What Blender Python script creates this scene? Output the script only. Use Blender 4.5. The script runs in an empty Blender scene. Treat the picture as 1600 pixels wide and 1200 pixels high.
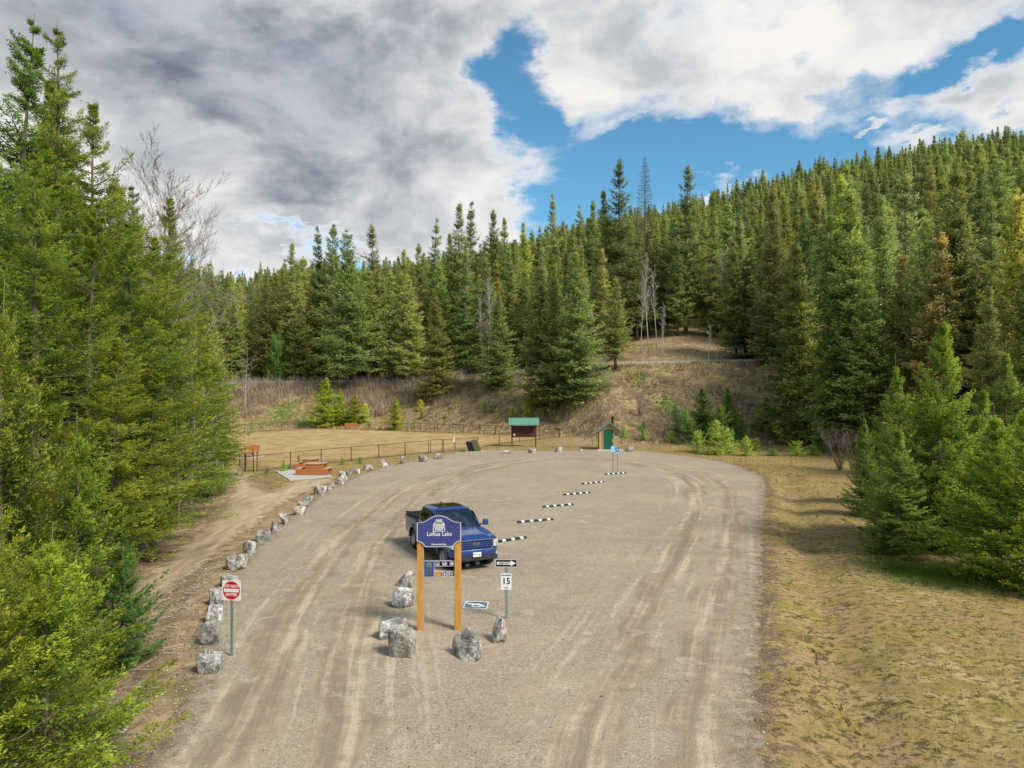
import bpy, bmesh, math, random
import numpy as np
from mathutils import Vector, Matrix, noise as mnoise
from mathutils.geometry import delaunay_2d_cdt
random.seed(7)
RNG = np.random.default_rng(7)
S = bpy.context.scene
COL = S.collection
PI = math.pi
F = 1126.0      # focal length of the photograph in its own pixels
HOR = 610.0     # row of the horizon
CH = 6.0        # drone height

# ---------------------------------------------------------------- tagging
def tag(o, label=None, cat=None, group=None, kind=None):
    if label: o['label'] = label
    if cat: o['category'] = cat
    if group: o['group'] = group
    if kind: o['kind'] = kind
    return o
def empty(name, loc=(0, 0, 0), rz=0.0, label=None, cat=None, group=None):
    o = bpy.data.objects.new(name, None); COL.objects.link(o)
    o.location = loc; o.rotation_euler = (0, 0, rz); o.empty_display_size = 0.2
    return tag(o, label, cat, group)
def link(name, me, mat=None, parent=None, smooth=False):
    o = bpy.data.objects.new(name, me); COL.objects.link(o)
    if mat is not None:
        for m in (mat if isinstance(mat, (list, tuple)) else [mat]): me.materials.append(m)
    if parent is not None: o.parent = parent
    if smooth: me.polygons.foreach_set('use_smooth', [True] * len(me.polygons))
    return o
def copy_tree(o, parent=None):
    c = o.copy(); COL.objects.link(c); c.parent = parent
    for ch in o.children: copy_tree(ch, c)
    return c

# ---------------------------------------------------------------- materials
def L(r, g, b):
    f = lambda c: (c / 255 / 12.92) if c / 255 <= 0.04045 else ((c / 255 + 0.055) / 1.055) ** 2.4
    return (f(r), f(g), f(b), 1)
class NT:
    def __init__(s, tree): s.t = tree; tree.nodes.clear()
    def n(s, typ, **kw):
        nd = s.t.nodes.new(typ)
        for k, v in kw.items():
            if k.startswith('_'): setattr(nd, k[1:], v)
            else:
                key = int(k[1:]) if k[0] == 'i' and k[1:].isdigit() else k.replace('__', ' ')
                if isinstance(v, bpy.types.NodeSocket): s.t.links.new(v, nd.inputs[key])
                else: nd.inputs[key].default_value = v
        return nd
    def l(s, a, b): s.t.links.new(a, b)
    def math(s, op, a, b=None, c=None, clamp=False):
        nd = s.t.nodes.new('ShaderNodeMath'); nd.operation = op; nd.use_clamp = clamp
        for i, v in enumerate((a, b, c)):
            if v is None: continue
            if isinstance(v, bpy.types.NodeSocket): s.l(v, nd.inputs[i])
            else: nd.inputs[i].default_value = v
        return nd.outputs[0]
    def mix(s, f, a, b, mode='MIX'):
        nd = s.t.nodes.new('ShaderNodeMix'); nd.data_type = 'RGBA'; nd.blend_type = mode
        for i, v in ((0, f), (6, a), (7, b)):
            if isinstance(v, bpy.types.NodeSocket): s.l(v, nd.inputs[i])
            else: nd.inputs[i].default_value = v
        return nd.outputs[2]
    def noise(s, vec, scale, detail=4, rough=.55, dist=0.0):
        nd = s.n('ShaderNodeTexNoise', Scale=scale, Detail=detail, Roughness=rough, Distortion=dist)
        if vec is not None: s.l(vec, nd.inputs['Vector'])
        return nd.outputs['Fac']
    def ramp(s, f, stops, interp='LINEAR'):
        nd = s.t.nodes.new('ShaderNodeValToRGB'); cr = nd.color_ramp; cr.interpolation = interp
        while len(cr.elements) < len(stops): cr.elements.new(.5)
        for e, (p, c) in zip(cr.elements, stops):
            e.position = p; e.color = c if isinstance(c, (tuple, list)) else (c, c, c, 1)
        s.l(f, nd.inputs[0]); return nd.outputs[0]
    def mr(s, v, a, b, c=0.0, d=1.0, smooth=False):
        nd = s.t.nodes.new('ShaderNodeMapRange'); nd.clamp = True
        if smooth: nd.interpolation_type = 'SMOOTHSTEP'
        s.l(v, nd.inputs[0])
        for i, x in enumerate((a, b, c, d)): nd.inputs[i + 1].default_value = x
        return nd.outputs[0]
def mat(name):
    m = bpy.data.materials.new(name); m.use_nodes = True
    return m, NT(m.node_tree)
def fin(t, color, rough=.8, bump=None, bs=.3, bd=.02, metal=0.0, spec=.3, coat=0.0):
    b = t.n('ShaderNodeBsdfPrincipled')
    for k, v in (('Base Color', color), ('Roughness', rough), ('Metallic', metal), ('Specular IOR Level', spec), ('Coat Weight', coat)):
        if isinstance(v, bpy.types.NodeSocket): t.l(v, b.inputs[k])
        else: b.inputs[k].default_value = v
    if bump is not None:
        bn = t.n('ShaderNodeBump', Strength=bs, Distance=bd); t.l(bump, bn.inputs['Height']); t.l(bn.outputs[0], b.inputs['Normal'])
    o = t.n('ShaderNodeOutputMaterial'); t.l(b.outputs[0], o.inputs[0]); return b
def plain(name, rgb, rough=.6, metal=0.0, var=.12, scale=3.0, coat=0.0, spec=.4, bump=0.0):
    m, t = mat(name); co = t.n('ShaderNodeTexCoord').outputs['Object']
    nz = t.noise(co, scale, 5); c = L(*rgb)
    k = t.mr(nz, .3, .7, 1 - var, 1 + var)
    col = t.mix(1.0, c, t.n('ShaderNodeCombineColor', Red=k, Green=k, Blue=k).outputs[0], 'MULTIPLY')
    fin(t, col, rough, t.noise(co, scale * 12, 3) if bump else None, bump or .1, .01, metal, spec, coat)
    return m

def foliage(name, dark, light, tipc, transl=.35, scale=.5):
    m, t = mat(name)
    co = t.n('ShaderNodeTexCoord').outputs['Object']
    oi = t.n('ShaderNodeObjectInfo')
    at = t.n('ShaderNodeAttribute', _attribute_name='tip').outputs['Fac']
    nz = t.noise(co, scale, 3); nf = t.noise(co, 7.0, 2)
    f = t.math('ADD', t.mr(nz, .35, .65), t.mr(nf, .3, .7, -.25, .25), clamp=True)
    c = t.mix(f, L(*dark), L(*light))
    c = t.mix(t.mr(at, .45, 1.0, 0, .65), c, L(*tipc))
    c = t.mix(1.0, c, oi.outputs['Color'], 'MULTIPLY')
    hs = t.n('ShaderNodeHueSaturation', Color=c)
    t.l(t.math('MULTIPLY_ADD', oi.outputs['Random'], .6, .72), hs.inputs['Value'])
    rr_ = t.math('FRACT', t.math('MULTIPLY', oi.outputs['Random'], 37.3)); t.l(t.math('MULTIPLY_ADD', rr_, .055, .472), hs.inputs['Hue'])
    c = hs.outputs[0]
    d = t.n('ShaderNodeBsdfPrincipled', Roughness=.55); t.l(c, d.inputs['Base Color']); d.inputs['Specular IOR Level'].default_value = .25
    tr = t.n('ShaderNodeBsdfTranslucent'); t.l(c, tr.inputs['Color'])
    mx = t.n('ShaderNodeMixShader', Fac=transl); t.l(d.outputs[0], mx.inputs[1]); t.l(tr.outputs[0], mx.inputs[2])
    o = t.n('ShaderNodeOutputMaterial'); t.l(mx.outputs[0], o.inputs[0])
    return m
M = {}
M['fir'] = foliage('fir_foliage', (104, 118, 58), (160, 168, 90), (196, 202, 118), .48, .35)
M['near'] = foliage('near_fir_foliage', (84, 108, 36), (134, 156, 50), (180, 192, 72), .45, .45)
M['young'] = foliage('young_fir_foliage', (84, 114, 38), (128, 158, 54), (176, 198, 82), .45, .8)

def bark(name, a, b, scale=3.0):
    m, t = mat(name); co = t.n('ShaderNodeTexCoord').outputs['Object']
    mp = t.n('ShaderNodeMapping', Scale=(6, 6, 1)); t.l(co, mp.inputs[0])
    nz = t.noise(mp.outputs[0], scale, 6, .65)
    fin(t, t.ramp(nz, [(.3, L(*a)), (.7, L(*b))]), .9, nz, .6, .05); return m
M['bark'] = bark('conifer_bark', (76, 66, 56), (128, 114, 98))
M['birch'] = bark('pale_bark', (120, 112, 102), (205, 200, 190), 2.0)
M['grey_birch'] = bark('grey_branch_bark', (112, 104, 96), (168, 158, 148), 2.0)
M['snag'] = bark('dead_bark', (84, 70, 60), (132, 114, 98), 2.0)
M['twig'] = bark('twig_bark', (96, 82, 72), (150, 132, 116), 2.0)

# ---------------------------------------------------------------- terrain
def ss(t): t = np.clip(t, 0, 1); return t * t * (3 - 2 * t)
def sn(x, y, s, k=0):
    return (np.sin(x * s + 1.3 * k + 2.1 * np.sin(y * s * .7 + k)) + np.sin(y * s * 1.13 + 2.7 * k + 1.7 * np.sin(x * s * .61 + 2 * k))) * .5
XB = [-80, -40, -20, 0, 6, 12, 30, 50, 90]
YB = [122, 118, 112, 98, 95, 82, 80, 82, 84]
def tz(x, y):
    x = np.asarray(x, float); y = np.asarray(y, float)
    yb = np.interp(x, XB, YB); yt = np.interp(x, [-60, -20, 0, 12, 30, 90], [138, 136, 124, 112, 107, 112])
    zr = np.interp(x, [-60, -20, 10, 30, 90], [7.2, 7.6, 9.8, 10.2, 11])
    t = (y - yb) / (yt - yb)
    z = zr * (.75 * ss(t) + .25 * np.clip(t, 0, 1))
    az = np.clip(x / np.maximum(y, 30), -1.5, 1.5)
    sl = np.interp(az, [-1, -.4, -.1, 0, .18, .355, .71, 1.2], [.14, .16, .19, .20, .27, .34, .42, .44])
    e = np.clip(y - yt - 7, 0, None)
    yr = 400 - yt
    rise = np.where(e < yr, e, yr + 18 * (1 - np.exp(-np.clip(e - yr, 0, None) / 18.)))
    z = z + sl * rise + np.where(e > 2, .8 * sn(x, y, .05, 1) * np.clip(e / 20, 0, 1), 0)
    onbank = ss(t * 4) * (e < 1)
    z = z + onbank * .25 * sn(x, y, .5, 2) * (1 - ss((t - .8) * 5))
    # right flank climbs gently
    z = z + .10 * np.clip(x - (24 + .12 * y), 0, 60) * (y < 400)
    # shallow ditch beside the gravel, soft swells in the field
    xr = .352 * np.clip(y, 8, 52) + np.clip(y - 52, 0, 99) * -.8
    near = 1 - ss((y - 50) / 10)
    d = x - xr
    z = z - near * .24 * np.exp(-((d - 1.6) / .8) ** 2)
    z = z + near * ss((d - 2) / 5) * .05 * (1 + sn(x, y, .45, 3))
    # path lies lower than the gravel on the left
    xl = np.interp(y, [-5, 11, 15.3, 20, 27, 38, 45], [-6.6, -5.9, -6.9, -8.2, -10.3, -13.3, -15])
    z = z - .4 * ss((xl - .3 - x) / 2.2) * (1 - ss((y - 38) / 8))
    z = z + .35 * ss((xl - 6 - x) / 5) * (1 - ss((y - 45) / 10)) * (1 + .6 * sn(x, y, .6, 4))
    return z
def tz1(x, y): return float(tz(x, y))
def gp(px, py):
    """ground point seen at a pixel of the photograph"""
    Y = F * CH / max(py - HOR, .1)
    if Y < 70: return ((px - 800) / F * Y, Y)
    a = (px - 800) / F; ys = np.arange(70, 600, .25); z = tz(a * ys, ys)
    r = HOR - (z - CH) * F / ys
    k = int(np.argmax(r <= py)); Y = float(ys[k]); return (a * Y, Y)
def gz(px, py):
    x, y = gp(px, py); return (x, y, tz1(x, y))

def pip(px, py, poly):
    ins = np.zeros(px.shape, bool); n = len(poly); j = n - 1
    for i in range(n):
        xi, yi = poly[i]; xj, yj = poly[j]
        c = ((yi > py) != (yj > py)) & (px < (xj - xi) * (py - yi) / (yj - yi + 1e-12) + xi)
        ins ^= c; j = i
    return ins
def pdist(px, py, poly, closed=True):
    best = np.full(px.shape, 1e9); n = len(poly)
    for i in range(n if closed else n - 1):
        ax, ay = poly[i]; bx, by = poly[(i + 1) % n]
        dx, dy = bx - ax, by - ay; q = dx * dx + dy * dy + 1e-12
        t = np.clip(((px - ax) * dx + (py - ay) * dy) / q, 0, 1)
        best = np.minimum(best, np.hypot(px - ax - t * dx, py - ay - t * dy))
    return best
def rag(poly, step=.3, amp=.12, seed=0):
    out = []; n = len(poly)
    for i in range(n):
        a = np.array(poly[i]); b = np.array(poly[(i + 1) % n]); d = b - a; ln = np.linalg.norm(d)
        k = max(1, int(ln / step)); nr = np.array([-d[1], d[0]]) / (ln + 1e-9)
        for j in range(k):
            p = a + d * j / k
            q = mnoise.noise(Vector((p[0] * 1.1, p[1] * 1.1, seed))) * amp * 1.6 + mnoise.noise(Vector((p[0] * 4, p[1] * 4, seed + 9))) * amp * .8
            out.append(tuple(p + nr * q))
    return out
def smoothpoly(pts, it=2, closed=True):
    for _ in range(it):
        o = []; n = len(pts)
        for i in range(n if closed else n - 1):
            a, b = pts[i], pts[(i + 1) % n]
            o.append((a[0] * .75 + b[0] * .25, a[1] * .75 + b[1] * .25)); o.append((a[0] * .25 + b[0] * .75, a[1] * .25 + b[1] * .75))
        pts = o if closed else [pts[0]] + o + [pts[-1]]
    return pts

lotpx = [(305, 1050), (292, 1000), (318, 945), (345, 902), (382, 862), (430, 818), (470, 788), (522, 757), (562, 739), (622, 723), (700, 708), (742, 702.5), (800, 704), (870, 704.5),
         (935, 702), (1000, 703.5), (1080, 712), (1140, 722), (1182, 736), (1201, 750), (1199, 800), (1196, 900), (1195, 1000), (1196, 1200)]
LOT = [(-6.4, -6), (-6.1, 6), (-5.9, 11.4)] + [gp(*p) for p in lotpx] + [(3.4, 8.5), (3.2, 4), (3.6, -6)]
LOT = smoothpoly(LOT, 2)
PATH = smoothpoly([gp(*p) for p in [(120, 1010), (200, 958), (250, 930), (300, 893), (350, 858), (400, 823), (450, 784), (488, 765), (525, 751), (519, 746.5), (453, 752), (428, 771), (408, 764), (388, 747),
         (401, 738.5), (382, 737.5), (366, 722), (350, 712), (335, 712), (352, 730), (360, 750), (350, 778), (330, 800), (285, 834), (232, 876), (175, 915), (80, 975)]], 1)
FIELD = [gp(*p) for p in [(401, 736), (502, 725), (633, 711), (711, 705), (746, 701), (812, 690), (872, 684), (774, 679.5), (702, 677), (595, 672.5), (493, 670.5), (411, 674.5), (352, 677.5), (325, 700), (362, 716), (384, 735)]]
FIELD = smoothpoly([(x, y) for x, y in FIELD], 1)

# lanes of the one-way loop
LANEP = smoothpoly([(.6, -6), (1.2, 3)] + [gp(*p) for p in [(985, 1200), (1035, 1050), (1085, 900), (1118, 800), (1115, 757), (1050, 731), (950, 718), (840, 717), (740, 732), (650, 762), (575, 830), (515, 930), (470, 1050), (430, 1200)]] + [(-3.4, 3), (-3.2, -6)], 2, False)
def lane_uv(x, y):
    best = np.full(x.shape, 1e9); U = np.zeros(x.shape); V = np.zeros(x.shape); s0 = 0
    for (ax, ay), (bx, by) in zip(LANEP[:-1], LANEP[1:]):
        dx, dy = bx - ax, by - ay; q = math.hypot(dx, dy) + 1e-9
        t = np.clip(((x - ax) * dx + (y - ay) * dy) / q / q, 0, 1)
        ex, ey = x - ax - t * dx, y - ay - t * dy; d = np.hypot(ex, ey)
        sgn = np.sign(dx * ey - dy * ex); k = d < best
        best = np.where(k, d, best); U = np.where(k, sgn * d, U); V = np.where(k, s0 + t * q, V); s0 += q
    return U, V

def sheet(name, poly, step, lift, m, ragamp=.1, attrs=None, kind='structure', grad=False):
    bd = rag(poly, step * .6, ragamp, len(poly)); P = np.array(bd)
    x0, y0 = P.min(0); x1, y1 = P.max(0)
    ys = [y0]
    while ys[-1] < y1: ys.append(ys[-1] + (step if not grad else max(step, step * abs(ys[-1]) / 25)))
    pts = []
    for y in ys:
        st = step if not grad else max(step, step * abs(y) / 25)
        for x in np.arange(x0, x1, st): pts.append((x + RNG.uniform(-.2, .2) * st, y + RNG.uniform(-.2, .2) * st))
    G = np.array(pts); k = pip(G[:, 0], G[:, 1], bd); G = G[k]
    G = G[pdist(G[:, 0], G[:, 1], bd) > step * .35]
    allp = np.vstack([P, G]); n = len(P)
    vs, es, fs, *_ = delaunay_2d_cdt([Vector(p) for p in allp.tolist()], [(i, (i + 1) % n) for i in range(n)], [list(range(n))], 1, 1e-5)
    A = np.array([(v.x, v.y) for v in vs]); d = pdist(A[:, 0], A[:, 1], bd)
    z = tz(A[:, 0], A[:, 1]) + lift - (lift + .03) * (d < 1e-3)
    me = bpy.data.meshes.new(name); me.from_pydata(np.column_stack([A, z]).tolist(), [], [tuple(f) for f in fs])
    me.attributes.new('edge', 'FLOAT', 'POINT').data.foreach_set('value', d.astype(np.float32))
    if attrs:
        for nm, arr in attrs(A[:, 0], A[:, 1]).items(): me.attributes.new(nm, 'FLOAT', 'POINT').data.foreach_set('value', arr.astype(np.float32))
    return tag(link(name, me, m, smooth=True), kind=kind)

# ---- ground materials
def m_ground():
    m, t = mat('ground_soil'); g = t.n('ShaderNodeNewGeometry').outputs['Position']
    at = t.n('ShaderNodeAttribute', _attribute_name='zone').outputs['Color']
    sp = t.n('ShaderNodeSeparateColor'); t.l(at, sp.inputs[0])
    big = t.noise(g, .25, 5, .6); mid = t.noise(g, 1.6, 6, .65); fine = t.noise(g, 14, 5, .7); vfine = t.noise(g, 60, 2, .6)
    straw = t.mix(t.mr(mid, .35, .65), L(132, 112, 86), L(192, 170, 132))
    straw = t.mix(t.mr(big, .55, .7), straw, L(118, 118, 66))
    straw = t.mix(t.mr(fine, .52, .68, 0, .6), straw, L(88, 72, 56))
    fld = t.mix(t.mr(mid, .38, .62), L(144, 128, 80), L(190, 168, 122))
    fld = t.mix(t.mr(big, .42, .62), fld, L(166, 140, 104))
    fld = t.mix(t.math('MULTIPLY', t.mr(t.noise(g, .7, 5, .65), .46, .6), .6), fld, L(150, 138, 66))
    fld = t.mix(t.math('MULTIPLY', t.mr(t.noise(g, .45, 6, .7, .5), .56, .66), .7), fld, L(112, 94, 66))
    mp = t.n('ShaderNodeMapping', Scale=(1, 1.25, 1)); t.l(g, mp.inputs[0])
    dk = t.noise(mp.outputs[0], 4.2, 7, .72)
    dkm = t.math('MULTIPLY', t.mr(dk, .50, .58), t.mr(mid, .36, .56, .15, .95))
    fld = t.mix(dkm, fld, L(84, 78, 46))
    fld = t.mix(t.mr(fine, .55, .7, 0, .55), fld, L(96, 86, 52))
    fld = t.mix(t.mr(vfine, .6, .75, 0, .5), fld, L(206, 190, 140))
    flr = t.mix(t.mr(fine, .35, .65), L(92, 78, 62), L(144, 125, 102))
    flr = t.mix(t.mr(vfine, .58, .7, 0, .7), flr, L(172, 156, 132))
    grn = t.mix(t.mr(fine, .35, .65), L(66, 92, 30), L(110, 138, 52))
    def w(ch, k): return t.math('ADD', ch, t.mr(t.noise(g, k, 5, .65), .3, .7, -.3, .3))
    c = t.mix(t.mr(w(sp.outputs[0], 1.1), .4, .6), straw, fld)
    c = t.mix(t.mr(w(sp.outputs[1], 1.3), .4, .6), c, flr)
    c = t.mix(t.mr(w(sp.outputs[2], 1.7), .4, .65), c, grn)
    h = t.math('ADD', t.math('MULTIPLY', fine, .6), t.math('MULTIPLY', vfine, .35))
    h = t.math('SUBTRACT', h, t.math('MULTIPLY', dkm, .5))
    c = t.mix(1.0, c, (.90, .87, .82, 1), 'MULTIPLY')
    fin(t, c, .95, h, .7, .035, spec=.1); return m
def m_gravel():
    m, t = mat('gravel'); g = t.n('ShaderNodeNewGeometry').outputs['Position']
    U = t.n('ShaderNodeAttribute', _attribute_name='lu').outputs['Fac']; V = t.n('ShaderNodeAttribute', _attribute_name='lv').outputs['Fac']
    E = t.n('ShaderNodeAttribute', _attribute_name='edge').outputs['Fac']
    cv = t.n('ShaderNodeCombineXYZ'); t.l(t.math('MULTIPLY', U, 2.6), cv.inputs[0]); t.l(t.math('MULTIPLY', V, .10), cv.inputs[1])
    wob = t.noise(g, .35, 2); cvw = t.n('ShaderNodeVectorMath', _operation='ADD'); t.l(cv.outputs[0], cvw.inputs[0])
    wv = t.n('ShaderNodeCombineXYZ'); t.l(t.math('MULTIPLY', wob, .5), wv.inputs[0]); t.l(wv.outputs[0], cvw.inputs[1])
    st = t.math('ADD', t.math('MULTIPLY', t.noise(cvw.outputs[0], 1.0, 4, .6), .68), t.math('MULTIPLY', t.noise(g, 2.4, 7, .72), .32))
    big = t.noise(g, .22, 4, .6); mid = t.noise(g, 1.3, 6, .66); fine = t.noise(g, 11, 4, .7)
    vor = t.n('ShaderNodeTexVoronoi', Scale=34.0); t.l(g, vor.inputs['Vector'])
    vr2 = t.n('ShaderNodeTexVoronoi', Scale=70.0); t.l(g, vr2.inputs['Vector'])
    peb = t.n('ShaderNodeSeparateColor'); t.l(vor.outputs['Color'], peb.inputs[0])
    peb2 = t.n('ShaderNodeSeparateColor'); t.l(vr2.outputs['Color'], peb2.inputs[0])
    base = t.mix(t.mr(mid, .36, .64), L(150, 136, 116), L(182, 166, 142))
    base = t.mix(t.mr(big, .42, .6), base, L(186, 170, 145))
    dust = t.mr(t.noise(g, .55, 6, .68, .8), .46, .62)
    # pebbles: light and dark stones where wheels have not packed the dust
    inlane = t.mr(t.math('ABSOLUTE', U), 2.0, 3.4, 1, 0, True)
    wheel = t.mr(t.math('ABSOLUTE', t.math('SUBTRACT', t.math('ABSOLUTE', t.math('ADD', U, t.mr(wob, .3, .7, -.5, .5))), .85)), .15, .75, 1, 0, True)
    packed = t.math('MULTIPLY', inlane, t.mr(t.math('ADD', t.math('MULTIPLY', wheel, .55), t.math('MULTIPLY', st, .9)), .5, .8, 0, 1), clamp=True)
    pebc = t.ramp(peb.outputs[0], [(0, L(92, 84, 74)), (.3, L(140, 130, 116)), (.7, L(176, 166, 150)), (1, L(214, 206, 192))])
    pebc2 = t.ramp(peb2.outputs[0], [(0, L(108, 98, 86)), (.5, L(158, 147, 130)), (1, L(200, 190, 174))])
    stones = t.mix(.5, pebc, pebc2)
    c = t.mix(t.math('MULTIPLY', t.math('SUBTRACT', 1.0, packed), t.math('MULTIPLY_ADD', dust, -.38, .72)), base, stones)
    # packed strips: brown-grey with pale dusty rims
    c = t.mix(t.math('MULTIPLY', packed, t.mr(st, .45, .56, .8, 0)), c, L(142, 129, 114))
    c = t.mix(t.math('MULTIPLY', inlane, t.mr(st, .545, .61, 0, .75)), c, L(198, 187, 168))
    arcs = t.mr(st, .36, .44, 1, 0); c = t.mix(t.math('MULTIPLY', arcs, t.math('MULTIPLY', inlane, .3)), c, L(122, 108, 92))
    pud = t.math('MULTIPLY', t.mr(t.noise(g, .8, 5, .7, .6), .60, .63), t.mr(mid, .4, .5, .2, 1)); c = t.mix(t.math('MULTIPLY', pud, .5), c, L(196, 184, 166))
    c = t.mix(t.math('MULTIPLY', t.mr(fine, .55, .7), .25), c, L(112, 102, 90))
    ed = t.math('ADD', E, t.mr(t.noise(g, 3.2, 6, .72), .3, .7, -.55, .55))
    c = t.mix(t.mr(ed, -.1, .75, .92, 0), c, L(118, 102, 80))
    h = t.math('ADD', t.math('MULTIPLY', vor.outputs['Distance'], -.5), t.math('MULTIPLY', st, .9))
    h = t.math('ADD', h, t.math('MULTIPLY', fine, .4)); h = t.math('ADD', h, t.math('MULTIPLY', mid, 1.4))
    c = t.mix(1.0, c, (.90, .865, .815, 1), 'MULTIPLY')
    fin(t, c, .93, h, .6, .035, spec=.15); return m
def m_path():
    m, t = mat('packed_dirt'); g = t.n('ShaderNodeNewGeometry').outputs['Position']
    E = t.n('ShaderNodeAttribute', _attribute_name='edge').outputs['Fac']
    mp = t.n('ShaderNodeMapping', Rotation=(0, 0, -.45), Scale=(1.6, .35, 1)); t.l(g, mp.inputs[0])
    st = t.noise(mp.outputs[0], 1.4, 6, .65); f = t.noise(g, 16, 4, .7)
    c = t.mix(t.mr(st, .35, .65), L(160, 140, 110), L(192, 172, 140)); c = t.mix(t.mr(f, .55, .7, 0, .5), c, L(122, 104, 80))
    c = t.mix(t.mr(t.math('ADD', E, t.mr(t.noise(g, 1.8, 5, .7), .3, .7, -.6, .6)), 0, .5, .85, 0), c, L(122, 104, 78))
    fin(t, c, .95, t.math('ADD', st, t.math('MULTIPLY', f, .4)), .5, .05, spec=.1); return m
def m_field():
    m, t = mat('dry_turf'); g = t.n('ShaderNodeNewGeometry').outputs['Position']
    E = t.n('ShaderNodeAttribute', _attribute_name='edge').outputs['Fac']
    st = t.noise(g, .55, 6, .68, .4); f = t.noise(g, 9, 4, .7)
    c = t.mix(t.mr(st, .36, .64), L(152, 124, 82), L(192, 164, 118)); c = t.mix(t.mr(f, .5, .7, 0, .6), c, L(124, 102, 64))
    c = t.mix(t.mr(t.noise(g, .16, 3), .52, .66, 0, .6), c, L(186, 164, 118))
    c = t.mix(t.mr(t.math('ADD', E, t.mr(t.noise(g, .9, 5, .7), .3, .7, -1.2, 1.2)), 0, 2.2, .9, 0), c, L(126, 114, 68))
    fin(t, c, .95, t.math('ADD', st, t.math('MULTIPLY', f, .5)), .6, .06, spec=.1); return m
M['ground'] = m_ground(); M['gravel'] = m_gravel(); M['path'] = m_path(); M['field'] = m_field()
M['asphalt'] = plain('asphalt', (150, 146, 138), .9, var=.1)

def build_ground():
    def axis(lo, hi, st, far_lo, far_hi, g=1.13):
        a = list(np.arange(lo, hi + 1e-6, st)); s = st
        while a[-1] < far_hi: s *= g; a.append(a[-1] + min(s, 60))
        b = []; s = st; v = lo
        while v > far_lo: s *= g; v -= min(s, 60); b.append(v)
        return np.array(b[::-1] + a)
    xs = axis(-32, 30, .4, -900, 900, 1.045); ys = axis(6, 62, .4, -200, 1500, 1.022)
    X, Y = np.meshgrid(xs, ys); Z = tz(X, Y)
    for poly, mar in ((LOT, .35), (PATH, .3), (FIELD, .5)):
        P = np.array(poly); k = (X > P[:, 0].min()) & (X < P[:, 0].max()) & (Y > P[:, 1].min()) & (Y < P[:, 1].max())
        xx, yy = X[k], Y[k]; ins = pip(xx, yy, poly) & (pdist(xx, yy, poly) > mar)
        zz = Z[k]; zz[ins] -= .12; Z[k] = zz
    inlot = pdist(X, Y, LOT) < 1.3
    nz = np.array([mnoise.noise(Vector((a * 1.3, b * 1.3, 0))) for a, b in zip(X.ravel(), Y.ravel())]).reshape(X.shape)
    nz2 = np.array([mnoise.noise(Vector((a * .5, b * .5, 5))) for a, b in zip(X.ravel(), Y.ravel())]).reshape(X.shape)
    Z = Z + (~inlot) * (.018 * nz + .04 * nz2) * (Y < 130)
    ny, nx = X.shape
    V = np.column_stack([X.ravel(), Y.ravel(), Z.ravel()])
    i = np.arange(nx * ny).reshape(ny, nx)
    Q = np.stack([i[:-1, :-1], i[:-1, 1:], i[1:, 1:], i[1:, :-1]], -1).reshape(-1, 4)
    me = rawmesh('ground', V, Q)
    # zones: red = mossy dry turf, green = forest floor, blue = green grass
    xr = .352 * np.clip(Y, 6, 52)
    r = ((X > -2) & (Y < 82) & (X > xr - 3)) * 1.0
    r = np.where((Y > 50) & (Y < 78) & (X > -14) & (X < 40), 1.0, r)
    r = np.where(pdist(X, Y, FIELD) < 3, .75, r)
    xl = np.interp(Y, [-5, 11, 15.3, 20, 27, 38, 45, 52, 120], [-6.6, -5.9, -6.9, -8.2, -10.3, -13.3, -17, -21, -46])
    g_ = np.clip((xl - X) / 1.0, 0, 1) * (Y < 60) * np.where((X > xl - 4.2) & (Y < 46), .42, 1)
    knoll = pip(X, Y, [gp(*p) for p in [(386, 744), (430, 737), (455, 752), (424, 772)]]); g_ = np.where(knoll, .45, g_); r = np.where(knoll, .8, r)
    g_ = np.maximum(g_, np.clip((X - (17 + .22 * Y)) / 2.5, 0, 1) * (Y < 150))
    yt = np.interp(X, [-60, -20, 0, 12, 30, 90], [138, 136, 124, 112, 107, 112])
    g_ = np.maximum(g_, (Y > yt + 9) * np.interp(X / np.maximum(Y, 1), [.1, .16, .3, .34], [1, .35, .35, 1]))
    g_ = np.maximum(g_, np.clip((X - 12) / 6, 0, .5) * (Y > 79) * (Y < 92))
    dl = pdist(X, Y, LOT); g_ = np.maximum(g_, .52 * np.exp(-((dl) / .8) ** 2) * (Y > 8) * (Y < 60) * (X > 0))
    b_ = np.zeros_like(X); ybk = np.interp(X, XB, YB); onb = (Y > ybk) & (Y < yt + 2)
    g_ = np.where(onb & (g_ < .6), np.maximum(g_, np.clip(.42 + 1.2 * (nz2 + .5 * nz), 0, .62)), g_)
    b_ = np.where(onb, np.clip(.22 - 1.1 * nz2, 0, .45), b_)
    for (px, py, rad) in ((1420, 893, 1.6), (1470, 905, 1.4), (1045, 636, 3), (1000, 590, 2), (440, 650, 5), (480, 660, 5), (1140, 1110, .0)):
        cx, cy = gp(px, py)
        if rad: b_ = np.maximum(b_, .62 * np.exp(-(((X - cx) / rad) ** 2 + ((Y - cy) / (rad * 1.6)) ** 2)))
    b_ = np.maximum(b_, .55 * np.exp(-((Y - yt) / 2.5) ** 2))
    ca = me.attributes.new('zone', 'FLOAT_COLOR', 'POINT')
    ca.data.foreach_set('color', np.column_stack([r.ravel(), g_.ravel(), b_.ravel(), np.ones(r.size)]).astype(np.float32).ravel())
    return tag(link('ground', me, M['ground'], smooth=True), kind='structure')

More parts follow.
